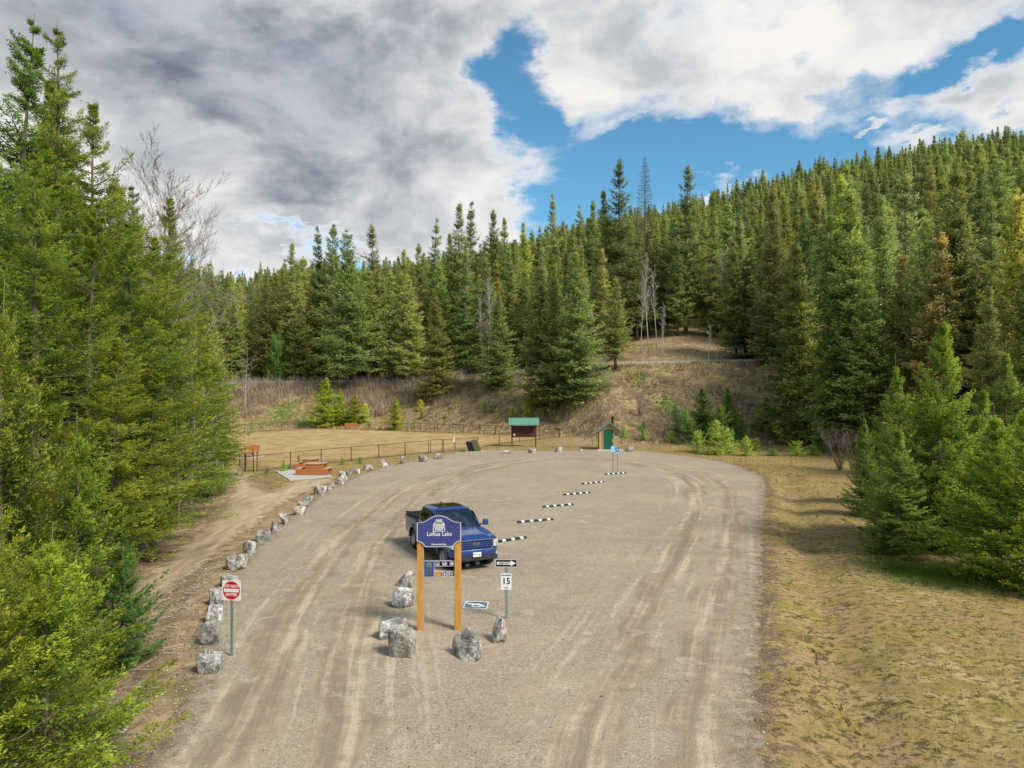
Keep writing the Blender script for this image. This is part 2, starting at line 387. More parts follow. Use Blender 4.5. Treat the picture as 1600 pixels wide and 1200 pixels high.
def rawmesh(name, V, Fc, tip=None):
    V = np.asarray(V, np.float32); Fc = np.asarray(Fc, np.int32); k = Fc.shape[1]
    me = bpy.data.meshes.new(name)
    me.vertices.add(len(V)); me.vertices.foreach_set('co', V.ravel())
    me.loops.add(Fc.size); me.loops.foreach_set('vertex_index', Fc.ravel())
    me.polygons.add(len(Fc)); me.polygons.foreach_set('loop_start', np.arange(0, Fc.size, k, dtype=np.int32))
    if tip is not None: me.attributes.new('tip', 'FLOAT', 'POINT').data.foreach_set('value', np.asarray(tip, np.float32))
    me.update(calc_edges=True); return me
ground = build_ground()
def _lanes(x, y):
    u, v = lane_uv(x, y); return {'lu': u, 'lv': v}
lot = sheet('gravel_lot', LOT, .3, .012, M['gravel'], .07, _lanes, grad=True)
path = sheet('dirt_path', PATH, .4, .012, M['path'], .22)
field = sheet('mown_field', FIELD, .8, .012, M['field'], .25)

# paved road along the top of the bank
def build_road():
    xs = np.arange(-110, 120, 2.0); rows = []
    for x in xs:
        yc = np.interp(x, [-60, -20, 0, 12, 30, 90], [138, 136, 124, 112, 107, 112]); rows.append(yc)
    yc = np.array(rows)
    for _ in range(12): yc[1:-1] = (yc[:-2] + yc[1:-1] * 2 + yc[2:]) / 4
    V = []; Q = []
    for i, (x, y) in enumerate(zip(xs, yc)):
        z = max(tz1(x, y + 1.6), tz1(x, y + 4), tz1(x, y + 6.4)) + .42
        for oy, dz in ((.9, -.5), (1.3, 0), (3.9, .05), (6.6, 0), (7.2, -.5)): V.append((x, y + oy, z + dz))
        if i:
            for k in range(4): a = (i - 1) * 5 + k; Q.append((a, a + 1, a + 6, a + 5))
    V = np.array(V); Q = np.array(Q)[:, ::-1]
    return tag(link('road', rawmesh('road', V, Q), M['asphalt'], smooth=True), kind='structure'), xs, yc
road, RX, RY = build_road()

# ---------------------------------------------------------------- mesh builder
class MB:
    def __init__(s): s.v = []; s.f = []; s.mi = []
    def add(s, vs, fs, mi=0, T=None):
        o = len(s.v)
        for v in vs: s.v.append(tuple(T @ Vector(v)) if T is not None else tuple(v))
        for f in fs: s.f.append(tuple(o + i for i in f)); s.mi.append(mi)
        return s
    def box(s, c, d, bev=0.0, mi=0, T=None):
        bm = bmesh.new(); bmesh.ops.create_cube(bm, size=1.0)
        for v in bm.verts: v.co = Vector((v.co.x * d[0], v.co.y * d[1], v.co.z * d[2]))
        if bev: bmesh.ops.bevel(bm, geom=list(bm.edges), offset=bev, segments=2, profile=.6, affect='EDGES')
        for v in bm.verts: v.co += Vector(c)
        bm.verts.index_update()
        s.add([v.co[:] for v in bm.verts], [[v.index for v in f.verts] for f in bm.faces], mi, T); bm.free(); return s
    def tube(s, pts, rads, n=8, cap=True, mi=0, T=None):
        pts = [Vector(p) for p in pts]; vs = []; fs = []
        if not isinstance(rads, (list, tuple)): rads = [rads] * len(pts)
        ref = Vector((0, 0, 1)) if abs((pts[-1] - pts[0]).normalized().z) < .9 else Vector((1, 0, 0))
        for i, p in enumerate(pts):
            d = (pts[min(i + 1, len(pts) - 1)] - pts[max(i - 1, 0)]).normalized()
            a = d.cross(ref).normalized(); b = d.cross(a)
            for k in range(n):
                t = 2 * PI * k / n; vs.append(p + (a * math.cos(t) + b * math.sin(t)) * rads[i])
        for i in range(len(pts) - 1):
            for k in range(n): fs.append((i * n + k, i * n + (k + 1) % n, (i + 1) * n + (k + 1) % n, (i + 1) * n + k))
        if cap: fs.append(tuple(range(n))[::-1]); fs.append(tuple((len(pts) - 1) * n + k for k in range(n)))
        return s.add(vs, fs, mi, T)
    def prism(s, poly, y0, y1, mi=0, T=None, plane='xz'):
        """polygon in xz (or xy) extruded along the other axis"""
        n = len(poly); f = (lambda a, b, h: (a, h, b)) if plane == 'xz' else (lambda a, b, h: (a, b, h))
        vs = [f(a, b, y0) for a, b in poly] + [f(a, b, y1) for a, b in poly]
        fs = [tuple(range(n)), tuple(range(n, 2 * n))[::-1]] + [(i, i + n, (i + 1) % n + n, (i + 1) % n) for i in range(n)]
        return s.add(vs, fs, mi, T)
    def lathe(s, prof, n=32, mi=0, T=None, axis='y'):
        vs = []; fs = []; m = len(prof)
        for k in range(n):
            t = 2 * PI * k / n
            for r, h in prof: vs.append((r * math.cos(t), h, r * math.sin(t)) if axis == 'y' else (r * math.cos(t), r * math.sin(t), h))
        for k in range(n):
            for j in range(m - 1): a = k * m + j; b = ((k + 1) % n) * m + j; fs.append((a, b, b + 1, a + 1))
        return s.add(vs, fs, mi, T)
    def build(s, name, m, parent=None, smooth=False):
        me = bpy.data.meshes.new(name); me.from_pydata(s.v, [], s.f); me.validate()
        o = link(name, me, m, parent)
        if isinstance(m, (list, tuple)) and len(m) > 1 and len(me.polygons) == len(s.mi): me.polygons.foreach_set('material_index', s.mi)
        bm = bmesh.new(); bm.from_mesh(me); bmesh.ops.recalc_face_normals(bm, faces=bm.faces)
        if smooth:
            for f in bm.faces: f.smooth = True
            for e in bm.edges:
                if len(e.link_faces) == 2 and e.calc_face_angle(0) > math.radians(smooth if smooth is not True else 40): e.smooth = False
        bm.to_mesh(me); bm.free(); return o
def text(s, size, m, parent, loc, rx=PI / 2, rz=0.0, name='lettering', sx=1.0, off=0.0, ext=.0015):
    cu = bpy.data.curves.new(name, 'FONT'); cu.body = s; cu.size = size; cu.align_x = 'CENTER'; cu.align_y = 'CENTER'; cu.extrude = ext; cu.offset = off; cu.resolution_u = 3
    tmp = bpy.data.objects.new('tmp', cu); COL.objects.link(tmp); bpy.context.view_layer.update()
    me = bpy.data.meshes.new_from_object(tmp.evaluated_get(bpy.context.evaluated_depsgraph_get())); bpy.data.objects.remove(tmp); bpy.data.curves.remove(cu)
    me.name = name; me.materials.clear(); o = link(name, me, m, parent)
    o.location = loc; o.rotation_euler = (rx, 0, rz); o.scale = (sx, 1, 1); return o
def rrect(w, h, r, n=5, cx=0, cz=0):
    out = []
    for (sx, sz, a0) in ((1, 1, 0), (-1, 1, PI / 2), (-1, -1, PI), (1, -1, 1.5 * PI)):
        for k in range(n + 1): a = a0 + PI / 2 * k / n; out.append((cx + sx * (w / 2 - r) + r * math.cos(a), cz + sz * (h / 2 - r) + r * math.sin(a)))
    return out
def ring_poly(o, outer, inner, y0, y1, mi=0):
    n = len(outer); vs = [(a, y0, b) for a, b in outer] + [(a, y0, b) for a, b in inner] + [(a, y1, b) for a, b in outer] + [(a, y1, b) for a, b in inner]
    fs = []
    for i in range(n):
        j = (i + 1) % n; fs += [(i, j, n + j, n + i), (2 * n + i, 3 * n + i, 3 * n + j, 2 * n + j), (i, 2 * n + i, 2 * n + j, j), (n + i, n + j, 3 * n + j, 3 * n + i)]
    o.add(vs, fs, mi); return o

M['white'] = plain('white_paint', (226, 226, 222), .45, var=.05)
M['black'] = plain('black_rubber', (26, 26, 27), .7, var=.2)
M['blackp'] = plain('black_paint', (20, 20, 22), .45, var=.1)
M['red'] = plain('red_paint', (196, 20, 26), .4, var=.08)
M['navy'] = plain('navy_sign_paint', (56, 66, 118), .4, var=.06)
M['plum'] = plain('plum_sign_paint', (58, 40, 74), .4, var=.06)
M['signrim'] = plain('grey_sign_edge', (176, 178, 190), .4, var=.05)
M['galv'] = plain('galvanised_steel', (150, 154, 152), .45, .5, var=.15, scale=9)
M['greypost'] = plain('green_grey_post', (112, 128, 116), .6, .3, var=.12)
M['bluesign'] = plain('blue_sign_paint', (38, 92, 170), .4, var=.06)
M['cyan'] = plain('pale_blue_paint', (92, 196, 220), .4, var=.06)
M['signgreen'] = plain('olive_sign_paint', (96, 128, 96), .4, var=.06)
M['slate'] = plain('faded_blue_paint', (92, 108, 122), .5, var=.12, scale=8)
M['concrete'] = plain('concrete', (178, 174, 165), .85, var=.07, scale=2, bump=.2)
M['tan'] = plain('tan_wall_paint', (176, 142, 100), .75, var=.06, bump=.1)
M['door'] = plain('green_door_paint', (10, 84, 60), .5, var=.05)
M['trim'] = plain('pale_olive_trim', (168, 158, 112), .7, var=.05)
M['roofg'] = plain('grey_green_roof', (120, 138, 122), .7, var=.08)
M['teal'] = plain('green_metal_roofing', (88, 138, 118), .55, .0, var=.06)
M['maroon'] = plain('dark_red_boards', (88, 46, 42), .8, var=.12)
M['brownpost'] = plain('brown_posts', (86, 58, 42), .8, var=.12)
M['fence'] = plain('black_fence_steel', (38, 40, 38), .5, .3, var=.1)
M['oliv'] = plain('olive_steel', (94, 96, 62), .55, .2, var=.08)
def m_wood(name, a, b, knots=True):
    m, t = mat(name); co = t.n('ShaderNodeTexCoord').outputs['Object']
    mp = t.n('ShaderNodeMapping', Scale=(14, 14, 1.2)); t.l(co, mp.inputs[0]); g = t.noise(mp.outputs[0], 2.2, 6, .6, .5)
    c = t.mix(t.mr(g, .3, .7), L(*a), L(*b))
    if knots:
        v = t.n('ShaderNodeTexVoronoi', Scale=3.0, Randomness=1.0); t.l(co, v.inputs['Vector']); c = t.mix(t.mr(v.outputs['Distance'], .03, .09, .85, 0), c, L(96, 52, 18))
    fin(t, c, .6, g, .2, .01); return m
M['post'] = m_wood('orange_timber', (168, 112, 46), (204, 152, 80))
M['table'] = m_wood('stained_cedar', (150, 90, 48), (184, 122, 72), False)
M['greywood'] = m_wood('weathered_tabletop', (170, 134, 112), (196, 164, 142), False)

# ---------------------------------------------------------------- sky, sun, camera
SUN = Vector((.66, -.56, .84)).normalized()
def build_world():
    w = bpy.data.worlds.new('World'); S.world = w; w.use_nodes = True; t = NT(w.node_tree)
    sky = t.n('ShaderNodeTexSky', _sky_type='NISHITA', _sun_disc=False, _sun_elevation=math.asin(SUN.z), _sun_rotation=math.atan2(SUN.x, SUN.y), _altitude=600, _air_density=1.0, _dust_density=.3, _ozone_density=2.5)
    d = t.n('ShaderNodeTexCoord').outputs['Generated']
    sp = t.n('ShaderNodeSeparateXYZ'); t.l(d, sp.inputs[0]); x, y, z = sp.outputs
    az = t.math('ARCTAN2', x, y); el = t.math('ARCSINE', z)
    den = t.math('ADD', t.math('MAXIMUM', z, 0.0), .22)
    pc = t.n('ShaderNodeCombineXYZ'); t.l(t.math('DIVIDE', x, den), pc.inputs[0]); t.l(t.math('DIVIDE', y, den), pc.inputs[1])
    wn = t.n('ShaderNodeTexNoise', Scale=3.2, Detail=7, Roughness=.6); t.l(pc.outputs[0], wn.inputs['Vector'])
    wv = t.n('ShaderNodeVectorMath', _operation='SUBTRACT'); t.l(wn.outputs['Color'], wv.inputs[0]); wv.inputs[1].default_value = (.5, .5, .5)
    ws = t.n('ShaderNodeVectorMath', _operation='SCALE'); t.l(wv.outputs[0], ws.inputs[0]); ws.inputs['Scale'].default_value = .26
    c0 = t.n('ShaderNodeCombineXYZ'); t.l(az, c0.inputs[0]); t.l(el, c0.inputs[1]); cw = t.n('ShaderNodeVectorMath', _operation='ADD'); t.l(c0.outputs[0], cw.inputs[0]); t.l(ws.outputs[0], cw.inputs[1])
    def blob(px, py, rx, ry, rot, soft=1.0):
        a0 = math.atan2(px - 800, F); e0 = math.atan((HOR - py) / F * math.cos(a0))
        cv = cw
        mp = t.n('ShaderNodeMapping', _vector_type='TEXTURE', Location=(a0, e0, 0), Rotation=(0, 0, rot), Scale=(rx / F, ry / F, 1)); t.l(cv.outputs[0], mp.inputs[0])
        ln = t.n('ShaderNodeVectorMath', _operation='LENGTH'); t.l(mp.outputs[0], ln.inputs[0])
        return t.mr(ln.outputs['Value'], 1.25 * soft, .35, 0, 1, True)
    n1 = t.noise(pc.outputs[0], 1.9, 9, .6, .1); cs = t.n('ShaderNodeCombineXYZ'); t.l(az, cs.inputs[0]); t.l(t.math('MULTIPLY', el, 1.7), cs.inputs[1]); n2 = t.noise(cs.outputs[0], 7.5, 9, .62, .15)
    cov = t.math('ADD', t.math('MULTIPLY', t.math('SUBTRACT', n1, .5), 1.1), t.math('MULTIPLY', t.math('SUBTRACT', n2, .5), 2.0))
    front = t.mr(y, .1, .4)
    base = t.mr(front, 0, 1, .22, -.28)
    cov = t.math('ADD', cov, base)
    for (px, py, rx, ry, rot, k) in [(330, 60, 520, 300, -.1, .95), (330, 300, 470, 130, 0, .8), (660, 190, 150, 210, .2, .5), (600, 330, 240, 70, -.1, .5), (1060, 60, 360, 130, .05, .95), (880, 40, 140, 110, 0, .5), (1340, 40, 260, 60, .12, .7),
            (1580, 140, 150, 62, .2, .95), (920, 262, 140, 28, .12, .42), (960, 222, 60, 20, .1, .25), (850, 300, 80, 22, .1, .35), (1150, 285, 95, 26, .25, .75), (1440, 245, 60, 22, .3, .7), (1372, 186, 26, 9, 0, .6), (720, 350, 140, 60, .1, .45), (140, 330, 240, 160, 0, .5),
            (810, 130, 85, 75, -.9, -1.2), (1130, 245, 300, 42, .05, -.7), (880, 330, 110, 40, 0, -.35), (1480, 200, 60, 50, .6, -.45), (430, 362, 110, 16, 0, -.75), (800, 215, 110, 35, -.2, -.3), (1560, 60, 100, 36, .1, -.5)]:
        cov = t.math('ADD', cov, t.math('MULTIPLY', blob(px, py, rx, ry, rot), k))
    alpha = t.mr(cov, -.34, .72, 0, 1, True)
    dark = t.math('ADD', blob(430, 100, 300, 150, -.55), t.math('ADD', t.math('MULTIPLY', blob(640, 50, 180, 60, 0), .5), t.math('ADD', t.math('MULTIPLY', blob(150, 60, 260, 120, .0), .5), t.math('MULTIPLY', blob(420, 280, 150, 40, .1), .3))), clamp=True)
    n3 = t.noise(cs.outputs[0], 4.2, 8, .58, .3); sh = t.mr(n3, .36, .62, 0, 1, True)
    thick = t.mr(cov, .25, .8, 0, 1, True)
    lit = t.mix(t.math('MULTIPLY', t.math('SUBTRACT', 1.0, sh), t.math('MULTIPLY', thick, .9)), L(201, 199, 197), L(146, 151, 157))
    dk = t.mix(sh, L(80, 88, 104), L(124, 131, 143))
    cc = t.mix(t.math('MULTIPLY', dark, t.mr(n3, .35, .7, 1.0, .55)), lit, dk)
    b1 = t.n('ShaderNodeBackground', Strength=.088); t.l(t.mix(.9, sky.outputs[0], t.mix(1.0, sky.outputs[0], (.62, 1.12, 1.12, 1), 'MULTIPLY')), b1.inputs[0])
    b2 = t.n('ShaderNodeBackground', Strength=1.0); t.l(cc, b2.inputs[0])
    mx = t.n('ShaderNodeMixShader'); t.l(alpha, mx.inputs[0]); t.l(b1.outputs[0], mx.inputs[1]); t.l(b2.outputs[0], mx.inputs[2])
    o = t.n('ShaderNodeOutputWorld'); t.l(mx.outputs[0], o.inputs[0])
    w.cycles.sampling_method = 'MANUAL'; w.cycles.sample_map_resolution = 512
build_world()
sl = bpy.data.lights.new('sun', 'SUN'); sl.energy = 2.9; sl.angle = math.radians(16); sl.color = (1, .95, .87)
so = bpy.data.objects.new('sun', sl); COL.objects.link(so); so.rotation_euler = SUN.to_track_quat('Z', 'Y').to_euler(); so.location = (30, -20, 60)
cam = bpy.data.cameras.new('camera'); cam.sensor_width = 36; cam.lens = F / 1600 * 36; cam.clip_end = 4000; cam.clip_start = .1
co_ = bpy.data.objects.new('camera', cam); COL.objects.link(co_); co_.location = (0, 0, CH); co_.rotation_euler = (PI / 2 + math.atan(10 / F), 0, 0); S.camera = co_
S.view_settings.view_transform = 'Standard'; S.view_settings.look = 'None'; S.view_settings.exposure = 0.68; S.view_settings.gamma = 1.0
S.cycles.max_bounces = 4; S.cycles.transparent_max_bounces = 8; S.cycles.diffuse_bounces = 3

# ---------------------------------------------------------------- rocks
def m_rock():
    m, t = mat('blasted_rock'); co = t.n('ShaderNodeTexCoord').outputs['Object']; oi = t.n('ShaderNodeObjectInfo')
    ov = t.n('ShaderNodeVectorMath', _operation='ADD'); t.l(co, ov.inputs[0]); rv = t.n('ShaderNodeCombineXYZ'); t.l(t.math('MULTIPLY', oi.outputs['Random'], 40), rv.inputs[0]); t.l(rv.outputs[0], ov.inputs[1])
    a = t.noise(ov.outputs[0], 2.6, 8, .7, .6); b_ = t.noise(ov.outputs[0], 11, 6, .7); v = t.noise(ov.outputs[0], 1.3, 5, .6, 2.5)
    c = t.ramp(a, [(.36, L(84, 82, 78)), (.5, L(140, 137, 131)), (.64, L(202, 199, 192))])
    c = t.mix(t.mr(b_, .50, .66, 0, .6), c, L(74, 72, 68))
    c = t.mix(t.mr(t.math('ABSOLUTE', t.math('SUBTRACT', v, .5)), .0, .02, .75, 0), c, L(226, 224, 218))
    c = t.mix(t.mr(t.noise(ov.outputs[0], 1.1, 3), .54, .66, 0, .28), c, L(168, 146, 128))
    c = t.mix(1.0, c, oi.outputs['Color'], 'MULTIPLY')
    fin(t, c, .85, t.math('ADD', a, b_), .7, .05, spec=.25); return m
M['rock'] = m_rock()
def rock(px, py, wpx, hpx, label, tint=(1, 1, 1), seed=0, group='boulders lining the gravel lot', depth=.85):
    x, y = gp(px, py); s = F / y; W = wpx / s * .93; Hh = hpx / s * 1.0; D = W * depth; Y = y + D * .42
    r = random.Random(seed * 7 + 1); bm = bmesh.new()
    for k in range(17):
        v = Vector((r.gauss(0, 1), r.gauss(0, 1), r.gauss(0, 1))).normalized(); v = Vector((max(-.8, min(.8, v.x * 1.1)), max(-.8, min(.8, v.y * 1.1)), max(-.66, min(.66, v.z * 1.25)))) * r.uniform(.85, 1.1); bm.verts.new(v)
    bmesh.ops.convex_hull(bm, input=list(bm.verts)); 
    for v in [v for v in bm.verts if not v.link_faces]: bm.verts.remove(v)
    bmesh.ops.bevel(bm, geom=list(bm.edges), offset=.05, segments=1, affect='EDGES')
    bmesh.ops.triangulate(bm, faces=list(bm.faces)); bmesh.ops.subdivide_edges(bm, edges=[e for e in bm.edges if e.calc_length() > .18], cuts=3, use_grid_fill=True)
    bmesh.ops.triangulate(bm, faces=list(bm.faces)); bmesh.ops.remove_doubles(bm, verts=list(bm.verts), dist=.02)
    xs = [v.co for v in bm.verts]; mn = [min(c[i] for c in xs) for i in range(3)]; mx = [max(c[i] for c in xs) for i in range(3)]
    for v in bm.verts:
        n = v.co.normalized(); q = v.co * 2.6 + Vector((seed, 0, 0)); k = mnoise.noise(q) * .07 + mnoise.noise(q * 3) * .035 + (abs(mnoise.noise(q * .9 + Vector((0, 7, 0)))) - .2) * -.10; c = v.co + n * k
        v.co = Vector(((c.x - mn[0]) / (mx[0] - mn[0]) - .5, (c.y - mn[1]) / (mx[1] - mn[1]) - .5, (c.z - mn[2]) / (mx[2] - mn[2])))
        v.co = Vector((v.co.x * W * 1.03, v.co.y * D, v.co.z * (Hh + .12) - .12))
    me = bpy.data.meshes.new('boulder'); bm.to_mesh(me); bm.free(); o = link('boulder', me, M['rock']); o.location = (x, Y, max(tz1(x, Y), -.06 if py > 900 else -9)); o.color = (*tint, 1)
    tag(o, label, 'rock', group)
W_, K_, P_, B_ = (1.28, 1.27, 1.25), (.88, .88, .86), (1.27, 1.2, 1.14), (1.08, 1.08, 1.07)
ROCKS = [(322, 1054, 38, 33, 'rough grey boulder at the near end of the line, below the no entry sign', B_), (325, 1008, 37, 34, 'dark veined boulder wedged under a paler one', K_), (331, 977, 32, 29, 'pale pointed boulder resting against the dark veined one', W_),
 (337, 946, 27, 26, 'grey boulder poking out beside the no entry sign face', B_), (356, 918, 30, 18, 'boulder mostly hidden behind the no entry sign', K_), (367, 891, 31, 25, 'broad pinkish white boulder with slanted top', P_),
 (388, 868, 22, 23, 'clean white blocky boulder after the pinkish one', W_), (409, 847, 24, 18, 'rounded grey-green boulder after the white block', K_), (428, 834, 22, 20, 'grey boulder with steep side touching a smaller white one', K_), (442, 820, 16, 17, 'small whitish boulder touching the grey steep one', W_),
 (466, 805, 20, 13, 'low pinkish boulder, front of a stacked pair', P_), (471, 796, 19, 11, 'flat white boulder, back of a stacked pair', W_), (480, 785, 15, 9, 'small dull boulder behind the stacked pair', K_), (499, 774, 23, 14, 'long pinkish boulder before the picnic pad path', P_),
 (517, 766, 15, 12, 'wedge-shaped boulder with dark underside', P_), (530, 757, 14, 11, 'tilted boulder with a dark face', B_), (535, 750, 15, 14, 'upright white boulder at the corner of the picnic pad', W_), (545, 744, 11, 10, 'bluish small boulder beside the upright white one', K_),
 (556, 740, 12, 8, 'small flat boulder ending the tight chain', P_), (576, 735, 16, 9, 'smooth grey-white boulder standing apart', B_), (601, 730, 11, 13, 'tall narrow white boulder before the near fence', W_), (629, 725, 9, 12, 'squared grey boulder before the near fence', B_),
 (660, 722, 15, 11, 'pinkish boulder before the fence gate', P_), (686, 718, 17, 9, 'grey-white boulder next to the bag post', B_), (793, 709, 17, 6, 'low white boulder beside the steel bin side of the kiosk', W_), (832, 708, 13, 7, 'pinkish white boulder below the kiosk post', P_),
 (873, 707, 14, 8, 'grey boulder between kiosk and outhouse', B_), (908, 706, 8, 4, 'tiny white block near the outhouse', W_), (984, 706, 15, 8, 'whitish boulder on the far side of the outhouse', W_)]
for i, (a, b_, c, d, lab, ti) in enumerate(ROCKS): rock(a, b_, c, d, lab, ti, i + 1)
for i, (a, b_, c, d, lab, ti) in enumerate([(633, 918, 29, 26, 'cream and brown boulder, farthest of those by the wooden sign', P_), (628, 950, 36, 29, 'jagged grey boulder with dark underside left of the sign post', B_), (613, 999, 44, 30, 'low grey boulder partly behind the darkest one', B_),
        (626, 1028, 46, 43, 'largest dark boulder overlapping the low grey one', K_), (728, 1032, 50, 44, 'big rounded grey boulder in front of the sign post', (1, .98, .92)), (778, 1005, 32, 38, 'upright tan-grey boulder at the foot of the speed limit post', (1.05, 1.0, .92))]):
    rock(a, b_, c, d, lab, ti, 50 + i, 'boulders around the wooden sign')

# ---------------------------------------------------------------- wheel stops
def stop(px0, py0, px1, py1, label):
    a = Vector((*gp(px0, py0), 0)); b_ = Vector((*gp(px1, py1), 0)); c = (a + b_) / 2; d = b_ - a; an = math.atan2(d.y, d.x); Ln = 1.83
    r = empty('wheel_stop', (c.x, c.y, .012), an, label, 'wheel stop', 'wheel stops in the gravel lot')
    pr = [(-.075, 0), (.075, 0), (.072, .05), (.045, .082), (-.045, .082), (-.072, .05)]
    b = MB(); vs = []
    for x in (-Ln / 2, -Ln / 2 + .04, Ln / 2 - .04, Ln / 2):
        k = .8 if abs(x) == Ln / 2 else 1
        vs += [(x, p * k, q * k) for p, q in pr]
    fs = [(i * 6 + j, i * 6 + (j + 1) % 6, (i + 1) * 6 + (j + 1) % 6, (i + 1) * 6 + j) for i in range(3) for j in range(6)] + [tuple(range(6)), tuple(range(18, 24))]
    b.add(vs, fs); b.build('body', M['black'], r)
    for k in range(4):
        x0 = -.66 + k * .44; m = MB(); pj = [(-.078, .018), (-.075, .051), (-.047, .085), (.047, .085), (.075, .051), (.078, .018)]
        vs = [(x0 - .075, p, q) for p, q in pj] + [(x0 + .075, p, q) for p, q in pj]; m.add(vs, [(j, j + 1, j + 7, j + 6) for j in range(5)]); m.build('reflector', M['white'], r)
for a in [(943.5, 742, 979, 739.5, 'farthest wheel stop, under the two parking sign posts'), (907.5, 757, 945, 753.5, 'wheel stop next to the one under the sign posts'), (880.5, 774, 922, 770.5, 'wheel stop third from the outhouse'), (848, 793, 895.5, 789, 'wheel stop fourth from the outhouse'),
          (810.5, 817, 862, 812.5, 'wheel stop fifth from the outhouse'), (768, 849, 818, 841.5, 'wheel stop beside the pickup door mirror and headlight'), (704, 890, 768, 877, 'wheel stop right under the pickup bumper')]: stop(*a)

# ---------------------------------------------------------------- signs
def board(w, h, r, t, mats, parent, z, name='panel', y=0, rim=.012):
    b = MB(); b.prism(rrect(w, h, r, 4, 0, z), y, y + t); o = b.build(name, mats[0], parent)
    if rim:
        q = MB(); ring_poly(q, rrect(w - .004, h - .004, r, 4, 0, z), rrect(w - 2 * rim, h - 2 * rim, max(r - rim, .003), 4, 0, z), y - .0022, y + .001); q.build('rim', mats[1], o)
    return o
def sign_post(px, py, H, label, rz=0.0, m='galv', r=.022):
    x, y = gp(px, py); root = empty('road_sign', (x, y, .0), rz, label, 'sign'); b = MB()
    w_ = r + .006; b.prism([(-w_, .0), (-w_, .03), (-.014, .03), (-.014, .012), (.014, .012), (.014, .03), (w_, .03), (w_, 0)], -.4, H, plane='xy'); b.build('post', M[m], root); return root
# no entry
r = sign_post(363, 1024.5, 1.70, 'red and white no entry sign on a thin steel post at the lot exit', -.14)
p = board(.45, .45, .03, .004, (M['white'], M['white']), r, 1.49, y=-.008, rim=0)
b = MB(); b.prism([(.205 * math.cos(k * PI / 20), 1.49 + .205 * math.sin(k * PI / 20)) for k in range(40)], -.0105, -.008); b.build('disc', M['red'], p)
b = MB(); b.box((0, -.0125, 1.49), (.36, .004, .075), 0); b.build('bar', M['white'], p)
text('DO NOT', .092, M['white'], p, (0, -.0125, 1.585), off=.002); text('ENTER', .092, M['white'], p, (0, -.0125, 1.395), off=.002)
# one way + speed
r = sign_post(791, 966, 1.54, 'one way arrow sign above a speed limit sign on one post', -.03, 'galv', .036)
p = board(.57, .205, .02, .004, (M['blackp'], M['white']), r, 1.46, 'arrow_sign', y=-.008, rim=.012)
b = MB(); b.prism([(-.245, 1.425), (.115, 1.425), (.115, 1.385), (.25, 1.46), (.115, 1.535), (.115, 1.495), (-.245, 1.495)], -.0125, -.008); b.build('arrow', M['white'], p)
text('ONE WAY', .062, M['blackp'], p, (-.05, -.0145, 1.46), off=.0015, sx=1.05)
p = board(.30, .45, .02, .004, (M['white'], M['blackp']), r, .98, 'speed_sign', y=-.008, rim=.006)
text('MAXIMUM', .052, M['blackp'], p, (0, -.0105, 1.145), off=.001); text('15', .235, M['blackp'], p, (0, -.0105, .985), off=.004, sx=.95); text('km/h', .06, M['blackp'], p, (0, -.0105, .82), off=.001)
# two parking sign posts
r = sign_post(957.6, 739, 1.98, 'pale blue sign on the darker of two posts at the farthest wheel stop', .05, 'greypost'); p = board(.29, .46, .02, .004, (M['cyan'], M['cyan']), r, 1.74, y=-.008, rim=0)
b = MB(); b.box((0, -.0095, 1.80), (.12, .003, .12)); b.build('symbol', M['white'], p); b = MB(); b.box((0, -.0095, 1.60), (.18, .003, .04)); b.build('caption_plate', M['white'], p)
r = sign_post(964.6, 741, 1.98, 'deep blue wheelchair parking sign on the lighter of two posts at the farthest wheel stop', -.05); p = board(.31, .46, .02, .004, (M['bluesign'], M['white']), r, 1.72, y=-.008)
def wheelchair(parent, cx, cz, s, y, m='white'):
    b = MB(); T = lambda x, z: (cx + x * s, cz + z * s)
    ring_poly(b, [T(.0 + .26 * math.cos(a), -.16 + .26 * math.sin(a)) for a in [k * PI / 12 for k in range(24)]], [T(.0 + .19 * math.cos(a), -.16 + .19 * math.sin(a)) for a in [k * PI / 12 for k in range(24)]], y - .002, y)
    b.prism([T(-.05 + .07 * math.cos(k * PI / 5), .40 + .07 * math.sin(k * PI / 5)) for k in range(10)], y - .002, y)
    b.prism([T(-.1, .30), T(.0, .30), T(.03, .02), T(.22, .02), T(.34, -.28), T(.27, -.31), T(.17, -.06), T(-.07, -.06)], y - .0035, y); b.prism([T(.0, .19), T(.2, .17), T(.2, .12), T(.0, .13)], y - .0045, y)
    b.build('symbol', M[m], parent)
wheelchair(p, 0, 1.76, .3, -.0085); b = MB(); b.box((0, -.0095, 1.55), (.22, .003, .05)); b.build('caption_plate', M['white'], p)
# sign lying on the gravel
x, y = gp(744, 946); r = empty('fallen_sign', (x, y, .03), -.10, 'faded blue wheelchair sign lying face up on the gravel', 'sign')
b = MB(); b.prism(rrect(.66, .56, .03, 4), -.006, 0, plane='xy'); pl = b.build('panel', M['slate'], r)
q = MB(); ring_poly(q, rrect(.66, .56, .03, 4), rrect(.61, .51, .02, 4), 0, .003); q.v = [(a, c, b__) for a, b__, c in q.v]; q.build('rim', M['white'], pl)
b = MB(); ring_poly(b, [(.02 + .14 * math.cos(a), -.04 + .14 * math.sin(a)) for a in [k * PI / 12 for k in range(24)]], [(.02 + .10 * math.cos(a), -.04 + .10 * math.sin(a)) for a in [k * PI / 12 for k in range(24)]], 0, .003)
b.prism([(-.24, .03), (.0, .0), (.12, -.02), (.22, -.12), (.26, -.10), (.15, .04), (-.1, .09), (-.22, .09)], .0, .005); b.prism([(-.26 + .035 * math.cos(k * PI / 5), .13 + .035 * math.sin(k * PI / 5)) for k in range(10)], 0, .004)
b.v = [(a, c, b__) for a, b__, c in b.v]; b.build('symbol', M['white'], pl); text('PARKING', .07, M['blackp'], pl, (0.04, .20, .003), rx=0)
